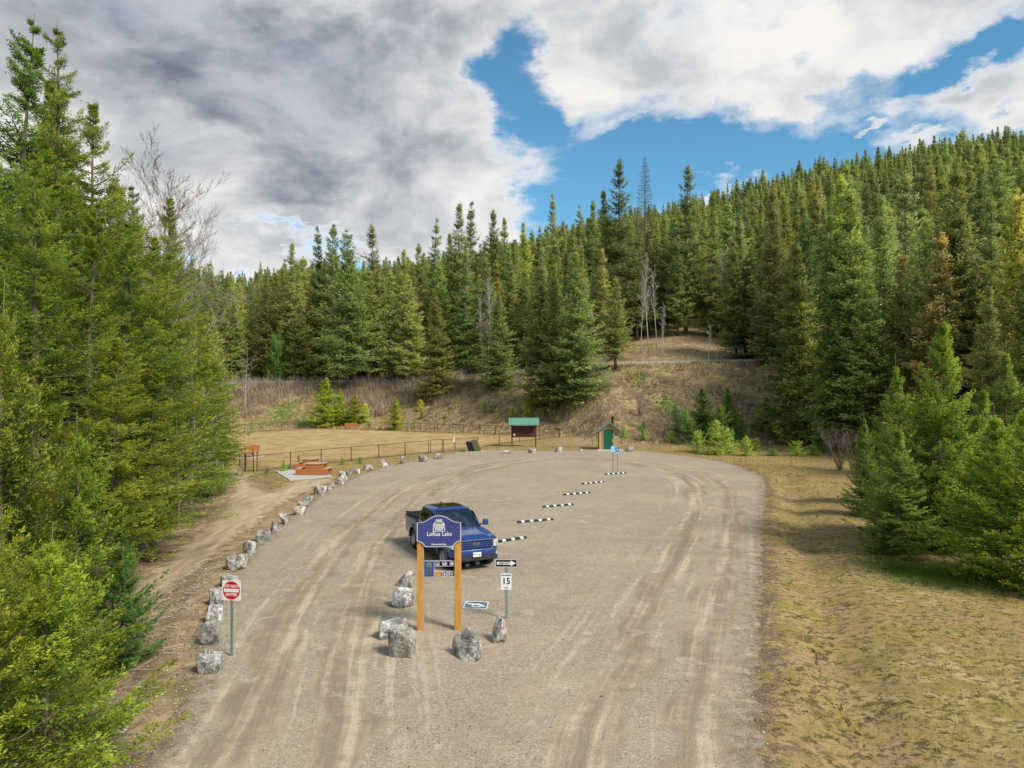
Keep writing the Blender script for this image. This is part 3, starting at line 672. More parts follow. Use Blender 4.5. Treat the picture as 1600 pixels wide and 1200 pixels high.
r.rotation_euler = (.05, .02, -.08)
# wooden park sign
def park_sign():
    x, y = gp(686.5, 983); r = empty('park_sign', (x, y, 0), .035, 'navy park name sign on two orange timber posts in front of the pickup', 'sign'); s = 1.1 / 68.0
    for sx in (-1, 1):
        b = MB(); b.box((sx * .468, 0, 1.14), (.165, .165, 2.70), .012)
        b.build('post', M['post'], r)
    Z = lambda py: (983 - py) * s
    # outline of the panel from the photo's shape
    rt_ = [(0, 2.885), (.10, 2.875), (.20, 2.835), (.29, 2.775), (.37, 2.73), (.47, 2.715), (.545, 2.715), (.55, 2.66), (.55, 2.25), (.505, 2.235), (.455, 2.215), (.41, 2.18), (.375, 2.135), (.34, 2.10), (.32, 2.095)]
    def out(k, dz=0): 
        p = [(a * k, 2.49 + (b - 2.49) * (k if dz == 0 else dz)) for a, b in rt_]; return p + [(-a, b) for a, b in p[::-1] if a > 1e-6]
    b = MB(); b.prism(out(1.0), -.115, -.085); pn = b.build('panel', M['navy'], r)
    b = MB(); ring_poly(b, out(1.0), out(.955, .945), -.119, -.084); b.build('rim', M['signrim'], pn)
    text('Loftus Lake', .145, M['white'], pn, (.01, -.118, 2.42), off=.0012, sx=.92); text("Park tea don't stay", .052, M['white'], pn, (.0, -.118, 2.165), off=.0015, sx=.95)
    # emblem: arched badge over a word box
    arc = [(-.145, 2.585)] + [(-.145 + .145 * (1 - math.cos(a)), 2.64 + .10 * math.sin(a)) for a in [k * PI / 10 for k in range(1, 6)]] ; arc += [(-a, b) for a, b in arc[::-1]]
    cx, cz = 0, 2.64; inn = [(a * .88, cz + (b - cz) * .86) for a, b in arc]
    b = MB(); b.prism(inn, -.1165, -.114); b.build('emblem_field', M['signgreen'], pn)
    b = MB(); ring_poly(b, arc, inn, -.118, -.114); ob = rrect(.30, .095, .012, 3, 0, 2.53); ib = rrect(.27, .068, .006, 3, 0, 2.53); ring_poly(b, ob, ib, -.118, -.114)
    for k in (-1, 0, 1): b.prism([(k * .055 - .028, 2.752), (k * .055 + .028, 2.752), (k * .055, 2.80)], -.119, -.1145)
    b.build('emblem', M['white'], pn); text('CSRD', .085, M['white'], pn, (0, -.1205, 2.635), off=.003, sx=1.15); text('PARKS', .058, M['white'], pn, (0, -.1185, 2.53), off=.0025, sx=1.15)
    # lower rack
    for z, m_ in ((1.73, 'signrim'), (1.59, 'signrim'), (1.465, 'signrim'), (1.35, 'signrim')):
        b = MB(); b.box((0, .0, z), (.77, .03, .012)); b.build('rail', M[m_], r)
    b = MB(); b.prism(rrect(.255, .40, .008, 3, -.252, 1.535), -.05, -.03); pn2 = b.build('notice_panel', M['navy'], r)
    b = MB(); ring_poly(b, rrect(.255, .40, .008, 3, -.252, 1.535), rrect(.235, .38, .006, 3, -.252, 1.535), -.053, -.029); b.build('rim', M['signrim'], pn2)
    b = MB(); b.prism([(-.32, 1.62), (-.32, 1.67), (-.28, 1.705), (-.224, 1.705), (-.184, 1.67), (-.184, 1.62)], -.052, -.049); b.box((-.252, -.0505, 1.59), (.136, .003, .03))
    for k in range(7): b.box((-.252 + random.uniform(-.01, .01), -.0505, 1.54 - k * .024), (random.uniform(.12, .19), .003, .006))
    b.build('print', M['signgreen'], pn2)
    b = MB(); b.box((-.01, -.02, 1.405), (.20, .022, .11), .003); b.build('blank_board', M['post'], r)
    def icon(cx, cz, m, shapes):
        b = MB(); b.prism(rrect(.115, .115, .008, 3, cx, cz), -.05, -.03); t_ = b.build('pictogram_tile', M[m], r)
        b = MB(); ring_poly(b, rrect(.115, .115, .008, 3, cx, cz), rrect(.10, .10, .006, 3, cx, cz), -.0525, -.0295)
        for k, sh in enumerate(shapes): b.prism([(cx + a, cz + c) for a, c in sh], -.0525 - .0012 * k, -.0495)
        b.build('pictogram', M['white'], t_)
    icon(-.05, 1.66, 'navy', [[(-.04, -.035), (-.005, -.01), (-.01, .0), (-.04, -.02)], [(.0, -.035), (.035, -.035), (.018, .035)]])
    icon(.14, 1.66, 'navy', [[(-.03, -.03), (-.008, -.03), (-.008, .015), (-.018, .035), (-.03, .01)], [(.008, -.03), (.03, -.03), (.035, .0), (.02, .035), (.006, .01)]])
    icon(.325, 1.66, 'navy', [[(-.04, .01), (.04, .01), (.04, .028), (-.04, .028)], [(-.03, -.01), (.03, -.01), (.03, 0), (-.03, 0)], [(-.02, -.035), (-.01, -.035), (0, .01), (-.01, .01)], [(.02, -.035), (.01, -.035), (.0, .01), (.01, .01)]])
    icon(.14, 1.405, 'plum', [[(-.025, -.03), (.015, -.035), (.02, -.02), (-.005, -.01), (-.0, .03), (-.02, .03)], [(.0, .0), (.03, -.02), (.02, .02)]])
    icon(.325, 1.405, 'plum', [[(-.02, -.03), (-.01, -.035), (.01, .02), (.0, .035), (-.012, .01)], [(.01, -.02), (.025, .0), (.012, .012)]])
park_sign()

# ---------------------------------------------------------------- fences
def fence_run(name, pts, label, gate=None, H=1.2, mark=None, endp=True):
    """chain-link fence; pts: post feet on the ground"""
    x0, y0 = pts[0]; root = empty(name, (x0, y0, tz1(x0, y0)), 0, label, 'gate' if 'gate' in name else 'fence'); o3 = Vector((x0, y0, tz1(x0, y0)))
    W = [Vector((x, y, tz1(x, y))) - o3 for x, y in pts]
    for p in W if endp else W[:]:
        b = MB(); b.tube([p - Vector((0, 0, .2)), p + Vector((0, 0, H + .04))], .032, 8); b.build('post', M['fence'], root, 40)
    V = []; Q = []; tr = MB(); tr2 = MB()
    for a, c in zip(W[:-1], W[1:]):
        tr.tube([a + Vector((0, 0, H)), c + Vector((0, 0, H))], .021, 6); tr2.tube([a + Vector((0, 0, .07)), c + Vector((0, 0, .07))], .016, 6)
        d = c - a; Ln = Vector((d.x, d.y, 0)).length; n = int(Ln / .085); hw = .0014
        for sgn in (1, -1):
            for k in range(-13, n + 1):
                s0 = k * .085; z0, z1 = .07, H; sh = (z1 - z0) * .95; s1 = s0 + sh
                if sgn < 0: s0, s1 = s1, s0
                # clip
                def cl(sa, za, sb, zb):
                    if sa > sb: sa, za, sb, zb = sb, zb, sa, za
                    if sb < 0 or sa > Ln: return None
                    if sa < 0: za += (zb - za) * (0 - sa) / (sb - sa); sa = 0
                    if sb > Ln: zb -= (zb - za) * (sb - Ln) / (sb - sa); sb = Ln
                    return sa, za, sb, zb
                r = cl(s0, z0, s1, z1)
                if not r or r[2] - r[0] < .02: continue
                A_ = a + d * (r[0] / Ln) + Vector((0, 0, r[1])); B_2 = a + d * (r[2] / Ln) + Vector((0, 0, r[3])); nn = len(V)
                w = Vector((0, 0, hw * 1.5)); V += [A_ - w, A_ + w, B_2 + w, B_2 - w]; Q.append((nn, nn + 1, nn + 2, nn + 3))
    tr.build('rail', M['fence'], root); tr2.build('rail', M['fence'], root); link('wire_mesh', rawmesh('wire_mesh', [tuple(v) for v in V], Q), M['fence'], root); return root
def sub(a, b, n): return [(a[0] + (b[0] - a[0]) * k / n, a[1] + (b[1] - a[1]) * k / n) for k in range(n + 1)]
G = lambda *ps: [gp(*p) for p in ps]
fence_run('chain_link_fence', G((402, 737), (454, 731), (502, 725.5), (549, 720.5), (592, 716), (633, 712), (670, 708.5)), 'near chain-link fence running behind the picnic table and boulders')
fence_run('fence_gate', G((673, 708), (691, 706.3)), 'chain-link gate in the near fence by the bag post', H=1.25)
fence_run('chain_link_fence', G((693, 706), (711, 704.5), (746, 701), (780, 695), (812, 690), (843, 687), (874, 684)), 'chain-link fence passing behind the steel bin and kiosk')
fence_run('chain_link_fence', G((873, 683.3), (850, 682), (825, 681), (800, 680), (774, 679), (750, 678), (725, 677), (702, 676.5), (679, 675.5), (657, 675), (636, 674), (615, 673), (595, 672), (576, 671.5), (547, 671), (518, 669.5), (493, 670), (467, 671), (440, 672.5), (411, 674), (382, 675.6), (352, 677)), 'far chain-link fence along the back of the field')
fence_run('chain_link_fence', G((383, 736), (375, 727), (366, 718), (350, 708), (328, 700), (335, 690), (352, 677.6)), 'side chain-link fence between the field and the forest')
fence_run('fence_gate', G((384.5, 736.5), (396.5, 736.6)), 'chain-link gate at the end of the dirt path', H=1.35)

# ---------------------------------------------------------------- kiosk
def kiosk():
    x, y = gp(818.5, 698); r = empty('notice_kiosk', (x, y, 0), 0, 'brown notice board with green metal roof on two posts', 'kiosk'); w = 1.27
    for sx in (-1, 1):
        b = MB(); b.box((sx * w, 0, 1.2), (.14, .14, 3.0), .01); b.build('post', M['brownpost'], r)
    b = MB(); b.box((0, -.09, 1.62), (2.52, .05, 1.22), .008)
    for k in range(-3, 4): b.box((k * .36, -.118, 1.62), (.012, .008, 1.2))
    b.build('notice_board', M['maroon'], r)
    b = MB(); b.box((-1.02, -.122, 1.28), (.17, .006, .22)); b.build('paper_notice', M['white'], r)
    # gable roof with ridge along x, standing seams
    b = MB(); th = .05; zr, ze, dy = 3.08, 2.38, .85
    for sy in (-1, 1):
        b.add([(-1.62, 0, zr), (1.62, 0, zr), (1.62, sy * dy, ze), (-1.62, sy * dy, ze), (-1.62, 0, zr - th), (1.62, 0, zr - th), (1.62, sy * dy, ze - th), (-1.62, sy * dy, ze - th)], [(0, 1, 2, 3), (4, 7, 6, 5), (2, 6, 7, 3), (0, 3, 7, 4), (1, 5, 6, 2)])
        for k in range(15):
            xx = -1.6 + k * 3.2 / 14; b.add([(xx - .012, 0, zr), (xx + .012, 0, zr), (xx + .012, sy * dy, ze), (xx - .012, sy * dy, ze), (xx - .012, 0, zr + .035), (xx + .012, 0, zr + .035), (xx + .012, sy * dy, ze + .035), (xx - .012, sy * dy, ze + .035)], [(4, 5, 6, 7), (0, 4, 7, 3), (1, 2, 6, 5), (3, 7, 6, 2)])
    ro = b.build('roof', M['teal'], r)
    b = MB(); b.box((0, 0, zr + .03), (3.28, .16, .03), .008); b.build('ridge_cap', M['teal'], ro)
    b = MB()
    for sx in (-1, 1): b.prism([(-.8, 2.36), (.8, 2.36), (0, 3.0)], sx * 1.45 - .04, sx * 1.45 + .04)
    b.v = [(p[1], p[0], p[2]) for p in b.v]; b.build('gable', M['brownpost'], r)
kiosk()
# steel bin, leaning sides
def bin_():
    x, y = gp(741, 706); r = empty('waste_bin', (x, y + .3, 0), 0, 'leaning olive steel waste bin with dark front and blue lid beside the field fence', 'bin')
    def shear(b): b.v = [(p[0] - .36 * (p[2] - .0) + .10, p[1], p[2]) for p in b.v]; return b
    b = MB(); b.box((.28, 0, .56), (.56, .9, 1.12), .02); shear(b).build('body', M['oliv'], r)
    b = MB(); b.box((-.30, -.1, .47), (.60, .8, .94), .02); b.box((-.30, -.48, .9), (.5, .08, .06), .01); shear(b).build('chute', M['blackp'], r)
    b = MB(); b.box((-.16, -.08, 1.0), (.7, .72, .10), .02); b.box((-.18, -.4, .88), (.22, .06, .22), .01); shear(b).build('lid', M['slate'], r)
    b = MB(); b.box((0, 0, .02), (1.7, 1.3, .06), .01); b.build('base_slab', M['concrete'], r)
bin_()
# bag dispenser post
x, y = gp(709.5, 715); r = empty('bag_dispenser', (x, y, 0), 0, 'thin post with narrow white box by the fence gate', 'dispenser')
b = MB(); b.tube([(0, 0, -.2), (0, 0, 1.75)], .03, 8); b.build('post', M['galv'], r, 40)
b = MB(); b.box((0, -.05, 1.62), (.17, .07, .46), .02); p = b.build('box', M['white'], r); b = MB(); b.box((0, -.088, 1.74), (.09, .006, .08)); b.build('mark', M['red'], p)

# ---------------------------------------------------------------- outhouse
def outhouse():
    x, y = gp(952, 703); D = 1.9; r = empty('outhouse', (x, y, 0), -.04, 'small tan outhouse with green door and low gable roof', 'outhouse')
    w = 1.0; hw = 2.12; hp = 2.72
    b = MB(); pent = [(-w, -.05), (w, -.05), (w, hw), (0, hp - .08), (-w, hw)]; b.prism(pent, 0, D)
    for k in range(9):
        if abs(-.96 + k * .24) > .6: b.box((-.96 + k * .24, -.004, 1.05), (.012, .008, 2.1))
    b.build('wall', M['tan'], r)
    b = MB()
    for sx in (-1, 1): b.box((sx * .96, -.02, 1.06), (.10, .05, 2.12), .004)
    b.box((0, -.02, 2.14), (2.0, .045, .09), .004); b.build('trim', M['trim'], r)
    b = MB()
    for sx in (-1, 1):
        T = Matrix.Translation((0, 0, 0)); a = math.atan2(hp - hw + .12, w); L_ = (w + .34) / math.cos(a); cx = sx * (w + .34) / 2; cz = hp - (w + .34) / 2 * math.tan(a) + .06
        b.box((0, 0, 0), (L_, D + .7, .07), .008, T=Matrix.Translation((cx, D / 2 - .05, cz)) @ Matrix.Rotation(sx * a, 4, 'Y'))
    ro = b.build('roof', M['roofg'], r)
    b = MB(); b.tube([(.42, 1.2, 2.2), (.42, 1.2, 3.25)], .11, 12); b.tube([(.42, 1.2, 3.22), (.42, 1.2, 3.30)], .14, 12); b.build('vent_pipe', M['blackp'], r, 40)
    b = MB(); b.box((-.10, -.03, 1.02), (.98, .05, 2.04), .006); d = b.build('door', M['door'], r)
    b = MB(); b.box((.30, -.075, .92), (.07, .04, .42), .01); b.build('handle', M['trim'], d)
    b = MB()
    for sx in (-1, 1): b.box((-.10 + sx * .54, -.028, 1.04), (.08, .06, 2.08), .004)
    b.build('door_frame', M['trim'], r)
    b = MB(); b.box((.70, -.012, 1.58), (.22, .02, .28)); p = b.build('accessible_sign', M['navy'], r); wheelchair(p, .70, 1.6, .2, -.0225)
    b = MB(); b.box((.70, -.012, 1.28), (.22, .02, .20)); p = b.build('toilet_sign', M['white'], r)
    b = MB(); b.prism([(.62, 1.22), (.69, 1.22), (.655, 1.34)], -.024, -.021); b.build('symbol', M['plum'], p); b = MB(); b.box((.74, -.0225, 1.28), (.04, .003, .11)); b.build('symbol', M['plum'], p)
    b = MB(); b.box((0, -.75, .02), (2.6, 1.6, .05), .01); b.build('slab', M['concrete'], r)
outhouse()

# ---------------------------------------------------------------- tables and benches
A_, B2, C_, D_ = gp(429, 736.5), gp(453, 751), gp(519, 745), gp(494, 732)
cx = (A_[0] + B2[0] + C_[0] + D_[0]) / 4; cy = (A_[1] + B2[1] + C_[1] + D_[1]) / 4
b = MB(); b.prism([A_, B2, C_, D_], -.12, .06, plane='xy'); o = b.build('concrete_pad', M['concrete']); tag(o, kind='structure')
def picnic(name, loc, rz, label, k=1.0):
    r = empty(name, loc, rz, label, 'table', 'timber picnic tables on the concrete pad')
    b = MB(); n = 4
    for i in range(n): b.box((0, -.42 + i * .28, .78), (1.1, .272, .05), .006)
    b.build('tabletop', M['greywood'], r)
    b = MB()
    for sx in (-1, 1):
        for z in (.14, .38, .62): b.box((sx * .42, 0, z), (.09, 1.0, .225), .006)
    for z in (.14, .38, .62): b.box((0, -.46, z), (.74, .08, .225), .006)
    b.build('base', M['table'], r)
    for sx in (-1, 1):
        b = MB()
        for i in range(2): b.box((sx * .98, -.30 + i * .0 + 0, .0), (0.0001, .0001, .0001))
        b = MB()
        for i in range(2): b.box((sx * (.88 + i * .19), 0, .45), (.18, 1.1, .045), .005)
        b.build('seat', M['greywood'], r)
        b = MB(); b.box((sx * .975, -.46, .21), (.34, .08, .40), .006); b.box((sx * .975, .46, .21), (.34, .08, .40), .006); b.build('seat_support', M['table'], r)
    b = MB(); b.box((0, -.53, .12), (2.3, .05, .20), .006); b.box((0, -.53, .33), (2.3, .05, .20), .006); b.build('side_panel', M['table'], r)
x, y = gp(487, 744); picnic('picnic_table', (x + .0, y + .7, .06), -.05, 'front timber picnic table on the pale concrete pad')
x, y = gp(470, 740); picnic('picnic_table', (x - .0, y + 2.6, .06), -.05, 'rear timber picnic table on the pale concrete pad')
def bench(px, py, rz, label, w=1.8, legs=True, s=1.0):
    x, y = gp(px, py); r = empty('wooden_bench', (x, y, tz1(x, y)), rz, label, 'bench')
    b = MB()
    for i in range(3): b.box((0, -.2 + i * .16, .46), (w, .15, .05), .005)
    b.build('seat', M['table'], r)
    b = MB()
    for i in range(3): b.box((0, .28 + i * .03, .62 + i * .16), (w, .05, .145), .005)
    b.build('backrest', M['table'], r)
    for sx in (-1, 1):
        b = MB(); b.box((sx * (w / 2 - .2), 0, .21), (.1, .5, .46), .005); b.box((sx * (w / 2 - .2), .33, .5), (.08, .06, .95), .005); b.build('leg', M['table'], r)
    b = MB(); b.box((0, 0, .0), (w + .8, 1.4, .06), .01); b.build('slab', M['concrete'], r)
bench(548, 672, .03, 'wooden bench at the back of the field before the far fence', 1.95)
bench(388, 715, .15, 'wooden bench just inside the field, nearer its gate', 1.0); bench(398.5, 713, .15, 'second short wooden bench inside the field beside the first', .8)

# thin rut through the turf
rp = smoothpoly([gp(*p) for p in [(1262, 975), (1272, 1010), (1293, 1065), (1312, 1085), (1322, 1110), (1344, 1130), (1348, 1145), (1334, 1165), (1332, 1200), (1326, 1260)]], 4, False)
V = []; Q = []
for i, (x, y) in enumerate(rp):
    w = max(0, .008 + .07 * mnoise.noise(Vector((x * 5, y * 5, 1)))); j = mnoise.noise(Vector((x * 7, y * 7, 3))) * .14
    for k in (-1, 1): V.append((x + j + k * w, y, tz1(x, y) + .035 + .03 * mnoise.noise(Vector((x * 2, y * 2, 8)))))
    if i: Q.append((2 * i - 2, 2 * i - 1, 2 * i + 1, 2 * i))
V_RUT, Q_RUT = V, Q
# ---------------------------------------------------------------- pickup truck
def m_car():
    m, t = mat('blue_car_paint'); co = t.n('ShaderNodeTexCoord').outputs['Object']; n = t.noise(co, 5, 5)
    c = t.mix(t.mr(n, .4, .7, 0, .15), L(30, 66, 134), L(116, 112, 106)); b = fin(t, c, .28, None, metal=.35, spec=.5, coat=.9); b.inputs['Coat Roughness'].default_value = .04; return m
M['car'] = m_car()
M['lining'] = plain('black_bed_liner', (30, 30, 31), .8, var=.15)
M['arch'] = plain('dusty_black_plastic', (52, 50, 46), .8, var=.2)
M['chrome'] = plain('satin_alloy', (176, 178, 182), .28, .9, var=.05)
M['tyre'] = plain('dusty_tyre', (48, 46, 43), .9, var=.25)
def m_glass(name, rgb, rough=.03):
    m, t = mat(name); b = fin(t, L(*rgb), rough, spec=.9, coat=1.0); return m
M['glass'] = m_glass('tinted_glass', (20, 26, 26)); M['wind'] = m_glass('windscreen_glass', (16, 24, 23), .03); M['lamp'] = m_glass('headlamp_lens', (190, 196, 196), .08)
def truck():
    hx, hy = .42, -.907; fx, fy = -1.55, 24.72
    x, y = fx - hx * 1.98 * .9, fy - hy * 1.98 * .9
    r = empty('pickup_truck', (x, y, .02), math.atan2(hy, hx), 'dark blue crew cab pickup truck parked behind the park name sign', 'truck'); r.rotation_euler = (0, 0, math.atan2(hy, hx)); r.scale = (.9, .9, .9)
    # +x forward. stations
    FW, RW, AR = 1.98, -1.70, .50
    xs = sorted(set([round(v, 3) for v in list(np.linspace(-2.94, 2.90, 60)) + [FW + AR * math.cos(a) for a in np.linspace(0, PI, 15)] + [RW + AR * math.cos(a) for a in np.linspace(0, PI, 15)]]))
    def wid(x): return float(np.interp(x, [-2.95, -2.8, -2.2, 1.4, 2.3, 2.65, 2.82, 2.90], [.955, .985, 1.0, 1.0, .985, .955, .90, .82]))
    def bot(x):
        z = float(np.interp(x, [-2.94, -2.2, 2.4, 2.9], [.62, .50, .50, .60]))
        for c in (FW, RW):
            if abs(x - c) < AR: z = max(z, .42 + math.sqrt(AR * AR - (x - c) ** 2) * 1.0)
        return z
    def top(x): return float(np.interp(x, [-2.94, -1.26, -1.2, 1.2, 1.5, 2.5, 2.8, 2.9], [1.37, 1.37, 1.30, 1.27, 1.27, 1.19, 1.12, 1.05]))
    b = MB(); vs = []; n = 9
    for s in (1, -1):
        base = len(vs)
        for x_ in xs:
            zb, zt = bot(x_), top(x_)
            for k in range(n):
                f = k / (n - 1); z = zb + (zt - zb) * f; w = wid(x_) - .045 * ((z - .86) / .45) ** 2 - (.05 if k == n - 1 else 0) - .012 * math.sin(min(max((z - 1.0) / .08, 0), 1) * PI)
                fl = 0
                for c in (FW, RW):
                    d = math.hypot(x_ - c, z - .42)
                    if d < AR + .16: fl = max(fl, .025 * (1 - max(0, d - AR) / .16))
                vs.append((x_, s * (w + fl), z))
    m = len(xs) * n; fs = []
    for q in range(2):
        for i in range(len(xs) - 1):
            for k in range(n - 1): a = q * m + i * n + k; fs.append((a, a + n, a + n + 1, a + 1))
    b.add(vs, fs)
    # hood: surface between the side tops
    hs = [x_ for x_ in xs if x_ >= 1.05]; cols = 15; vs = []
    for x_ in hs:
        w = wid(x_) - .095; zt = top(x_)
        for k in range(cols):
            f = -1 + 2 * k / (cols - 1); dome = .05 * (1 - f * f) + .025 * ss(np.array((abs(abs(f) - .0) < .62) * 1.0)) * (1 if x_ > 1.2 else .3)
            dome += .018 * math.exp(-((abs(f) - .55) / .12) ** 2)
            vs.append((x_ + (.02 if x_ > 2.85 else 0), f * w, zt + dome * (1 if x_ < 2.6 else max(0, (2.92 - x_) / .32))))
    fs = [(i * cols + k, (i + 1) * cols + k, (i + 1) * cols + k + 1, i * cols + k + 1) for i in range(len(hs) - 1) for k in range(cols - 1)]; b.add(vs, fs)
    # nose plate, tail plate, underbody
    b.box((2.80, 0, .86), (.14, 1.5, .5), .03); b.box((-.2, 0, .56), (4.6, 1.6, .12), .02)
    b.build('body', M['car'], r, 35)
    b = MB(); b.box((-2.90, 0, 1.0), (.08, 1.80, .74), .025); b.box((-2.95, 0, 1.0), (.02, 1.3, .35), .008); t_ = b.build('tailgate', M['car'], r, 35)
    b = MB(); b.box((-2.965, 0, 1.28), (.03, .3, .06), .01); b.build('handle', M['blackp'], t_)
    # bed
    b = MB(); b.box((-2.05, 0, .86), (1.6, 1.62, .04)); 
    for s in (1, -1): b.box((-2.05, s * .85, 1.10), (1.62, .08, .50), .01); b.box((-2.05, s * .905, 1.375), (1.64, .13, .035), .012); 
    b.box((-2.84, 0, 1.1), (.04, 1.66, .5)); b.box((-1.24, 0, 1.1), (.04, 1.66, .5))
    for s in (1, -1): b.box((RW - .0, s * .72, 1.0), (.9, .2, .26), .04)
    b.build('bed_liner', M['lining'], r)
    # cab greenhouse
    zs = [1.24, 1.45, 1.70, 1.86, 1.925, 1.945]
    xf = [1.36, 1.06, .70, .46, .30, .18]; xr = [-1.22, -1.205, -1.16, -1.10, -1.02, -.92]; ww = [.945, .905, .835, .775, .70, .60]
    def ringp(i, g=0.0):
        a, c, w, z = xf[i] + g, xr[i] - g, ww[i] + g, zs[i]; cr = .12 + .05 * i / 5; out = []
        bow = .10
        for (sx, sy, a0) in ((1, 1, 0), (-1, 1, PI / 2), (-1, -1, PI), (1, -1, 1.5 * PI)):
            for k in range(5):
                t = a0 + PI / 2 * k / 4; px = (a if sx > 0 else c) - sx * cr + cr * math.cos(t); py = sy * (w - cr) + cr * math.sin(t)
                if sx > 0: px -= bow * (py / w) ** 2 * .8
                out.append((px, py, z))
        return out
    b = MB(); vs = []
    for i in range(6): vs += ringp(i)
    nr = 20; fs = [(i * nr + k, i * nr + (k + 1) % nr, (i + 1) * nr + (k + 1) % nr, (i + 1) * nr + k) for i in range(5) for k in range(nr)]; fs.append(tuple(5 * nr + k for k in range(nr))); b.add(vs, fs)
    b.build('cab', M['car'], r, 45)
    def front(u, f, g=.012):      # u across -1..1, f 0..1 up the windscreen
        z = 1.27 + f * .60; a = float(np.interp(z, zs, xf)); w = float(np.interp(z, zs, ww)); py = u * (w - .075); return (a - .08 * (py / w) ** 2 + g, py, z + g)
    def grid(fn, nu, nv):
        v = [fn(-1 + 2 * i / (nu - 1), j / (nv - 1)) for i in range(nu) for j in range(nv)]; return v, [(i * nv + j, (i + 1) * nv + j, (i + 1) * nv + j + 1, i * nv + j + 1) for i in range(nu - 1) for j in range(nv - 1)]
    b = MB(); b.add(*grid(front, 13, 8)); b.build('windscreen', M['wind'], r, True)
    for k, (ua, ub) in enumerate(((-.5, -.05), (.05, .5))):
        b = MB(); p0 = Vector(front(ua, .0, .03)); p1 = Vector(front(ub * .6 + ua * .4, .30, .035)); b.tube([p0, (p0 + p1) / 2, p1], .012, 5); b.build('wiper', M['blackp'], r)
    b = MB(); b.add(*grid(lambda u, f: (float(np.interp(1.36 + f * .44, zs, xr)) - .012, u * (float(np.interp(1.36 + f * .44, zs, ww)) - .16), 1.36 + f * .44), 5, 4)); b.build('rear_window', M['glass'], r)
    for s in (1, -1):
        for (xa, xb, xc, xd) in ((.94, .60, -.10, -.10), (-.20, -.20, -.96, -.94)):     # lower front, upper front, upper rear, lower rear
            z0, z1 = 1.34, 1.80; w0, w1 = float(np.interp(z0, zs, ww)), float(np.interp(z1, zs, ww)); g = .014
            ni = 5; v = []
            for i in range(ni):
                f = i / (ni - 1); z = z0 + (z1 - z0) * f; w = float(np.interp(z, zs, ww)) + g; a = xa + (xb - xa) * f; c = xd + (xc - xd) * f
                v += [(a, s * w, z), (c, s * w, z)]
            b = MB(); b.add(v, [(2 * i, 2 * i + 1, 2 * i + 3, 2 * i + 2) for i in range(ni - 1)]); b.build('side_window', M['glass'], r)
    b = MB(); b.box((-.33, 0, 1.952), (.98, 1.02, .02), .008); b.build('roof_glass', M['glass'], r)
    b = MB(); b.prism([(-1.02, 1.95), (-.86, 1.95), (-.98, 2.0), (-1.03, 2.0)], -.02, .02); b.build('antenna', M['blackp'], r)
    # door seams, handles, rocker, running board
    for s in (1, -1):
        b = MB()
        for xx in (1.12, -.15, -1.16): b.box((xx, s * (wid(xx) - .0), .90), (.012, .03, .62))
        b.build('door_seam', M['blackp'], r)
        for xx in (.05, -1.0):
            b = MB(); b.box((xx, s * 1.0, 1.10), (.20, .05, .04), .012); b.build('door_handle', M['car'], r, 40)
        b = MB(); b.box((.15, s * .93, .40), (2.3, .22, .06), .02); b.build('running_board', M['arch'], r)
        b = MB(); b.box((.14, s * .975, .53), (2.55, .05, .14), .015); b.build('rocker_trim', M['arch'], r)
        # mirror
        b = MB(); b.box((1.02, s * 1.17, 1.40), (.14, .22, .24), .05); b.box((1.05, s * 1.01, 1.34), (.07, .16, .06), .015); mr_ = b.build('door_mirror', M['car'], r, 50)
        b = MB(); b.box((.945, s * 1.17, 1.40), (.01, .17, .18)); b.build('mirror_glass', M['glass'], mr_)
        # wheel arch lips + wheels
        for c in (FW, RW):
            b = MB(); vs = []; N = 17
            for i in range(N):
                a = PI * i / (N - 1)
                for (rr_, yy) in ((AR - .015, .96), (AR - .015, 1.015), (AR + .045, 1.02), (AR + .05, .985)): vs.append((c + rr_ * math.cos(a), s * yy, .42 + rr_ * math.sin(a)))
            b.add(vs, [(i * 4 + k, (i + 1) * 4 + k, (i + 1) * 4 + k + 1, i * 4 + k + 1) for i in range(N - 1) for k in range(3)]); b.build('wheel_arch', M['car'], r, 50)
            b = MB(); vs = [(c + AR * .99 * math.cos(PI * i / 12), s * yy, .42 + AR * .99 * math.sin(PI * i / 12)) for i in range(13) for yy in (.6, .99)]; b.add(vs, [(2 * i, 2 * i + 1, 2 * i + 3, 2 * i + 2) for i in range(12)]); b.build('arch_liner', M['blackp'], r)
            wx = empty('wheel', (c, s * .86, .405), 0); wx.parent = r
            if c == FW: wx.rotation_euler.z = .04
            T = Matrix.Identity(4)
            b = MB(); b.lathe([(.24, -.11 * s), (.33, -.135 * s), (.385, -.125 * s), (.405, -.09 * s), (.405, .09 * s), (.385, .125 * s), (.33, .135 * s), (.262, .12 * s), (.255, .10 * s)], 36); b.build('tyre', M['tyre'], wx, 50)
            b = MB(); b.lathe([(.262, .115 * s), (.25, .12 * s), (.235, .08 * s), (.235, -.10 * s)], 36); b.lathe([(0.001, .075 * s), (.055, .075 * s), (.06, .055 * s)], 16)
            for k in range(6):
                T = Matrix.Rotation(k * PI / 3 + .3, 4, 'Y')
                for dd in (-.28, .28): b.add([(.035, .06 * s, -.028 + dd * .08), (.035, .06 * s, .028 + dd * .08), (.245, .095 * s, .02 + dd * .22), (.245, .095 * s, -.02 + dd * .22), (.035, .03 * s, -.028), (.035, .03 * s, .028), (.245, .06 * s, .02 + dd * .22), (.245, .06 * s, -.02 + dd * .22)], [(0, 1, 2, 3), (4, 7, 6, 5), (0, 4, 5, 1), (1, 5, 6, 2), (2, 6, 7, 3), (3, 7, 4, 0)], T=T)
            b.build('rim', M['chrome'], wx, 40)
            b = MB(); b.lathe([(.0, -.02 * s), (.2, -.02 * s), (.2, 0)], 20); b.build('brake_disc', M['arch'], wx)
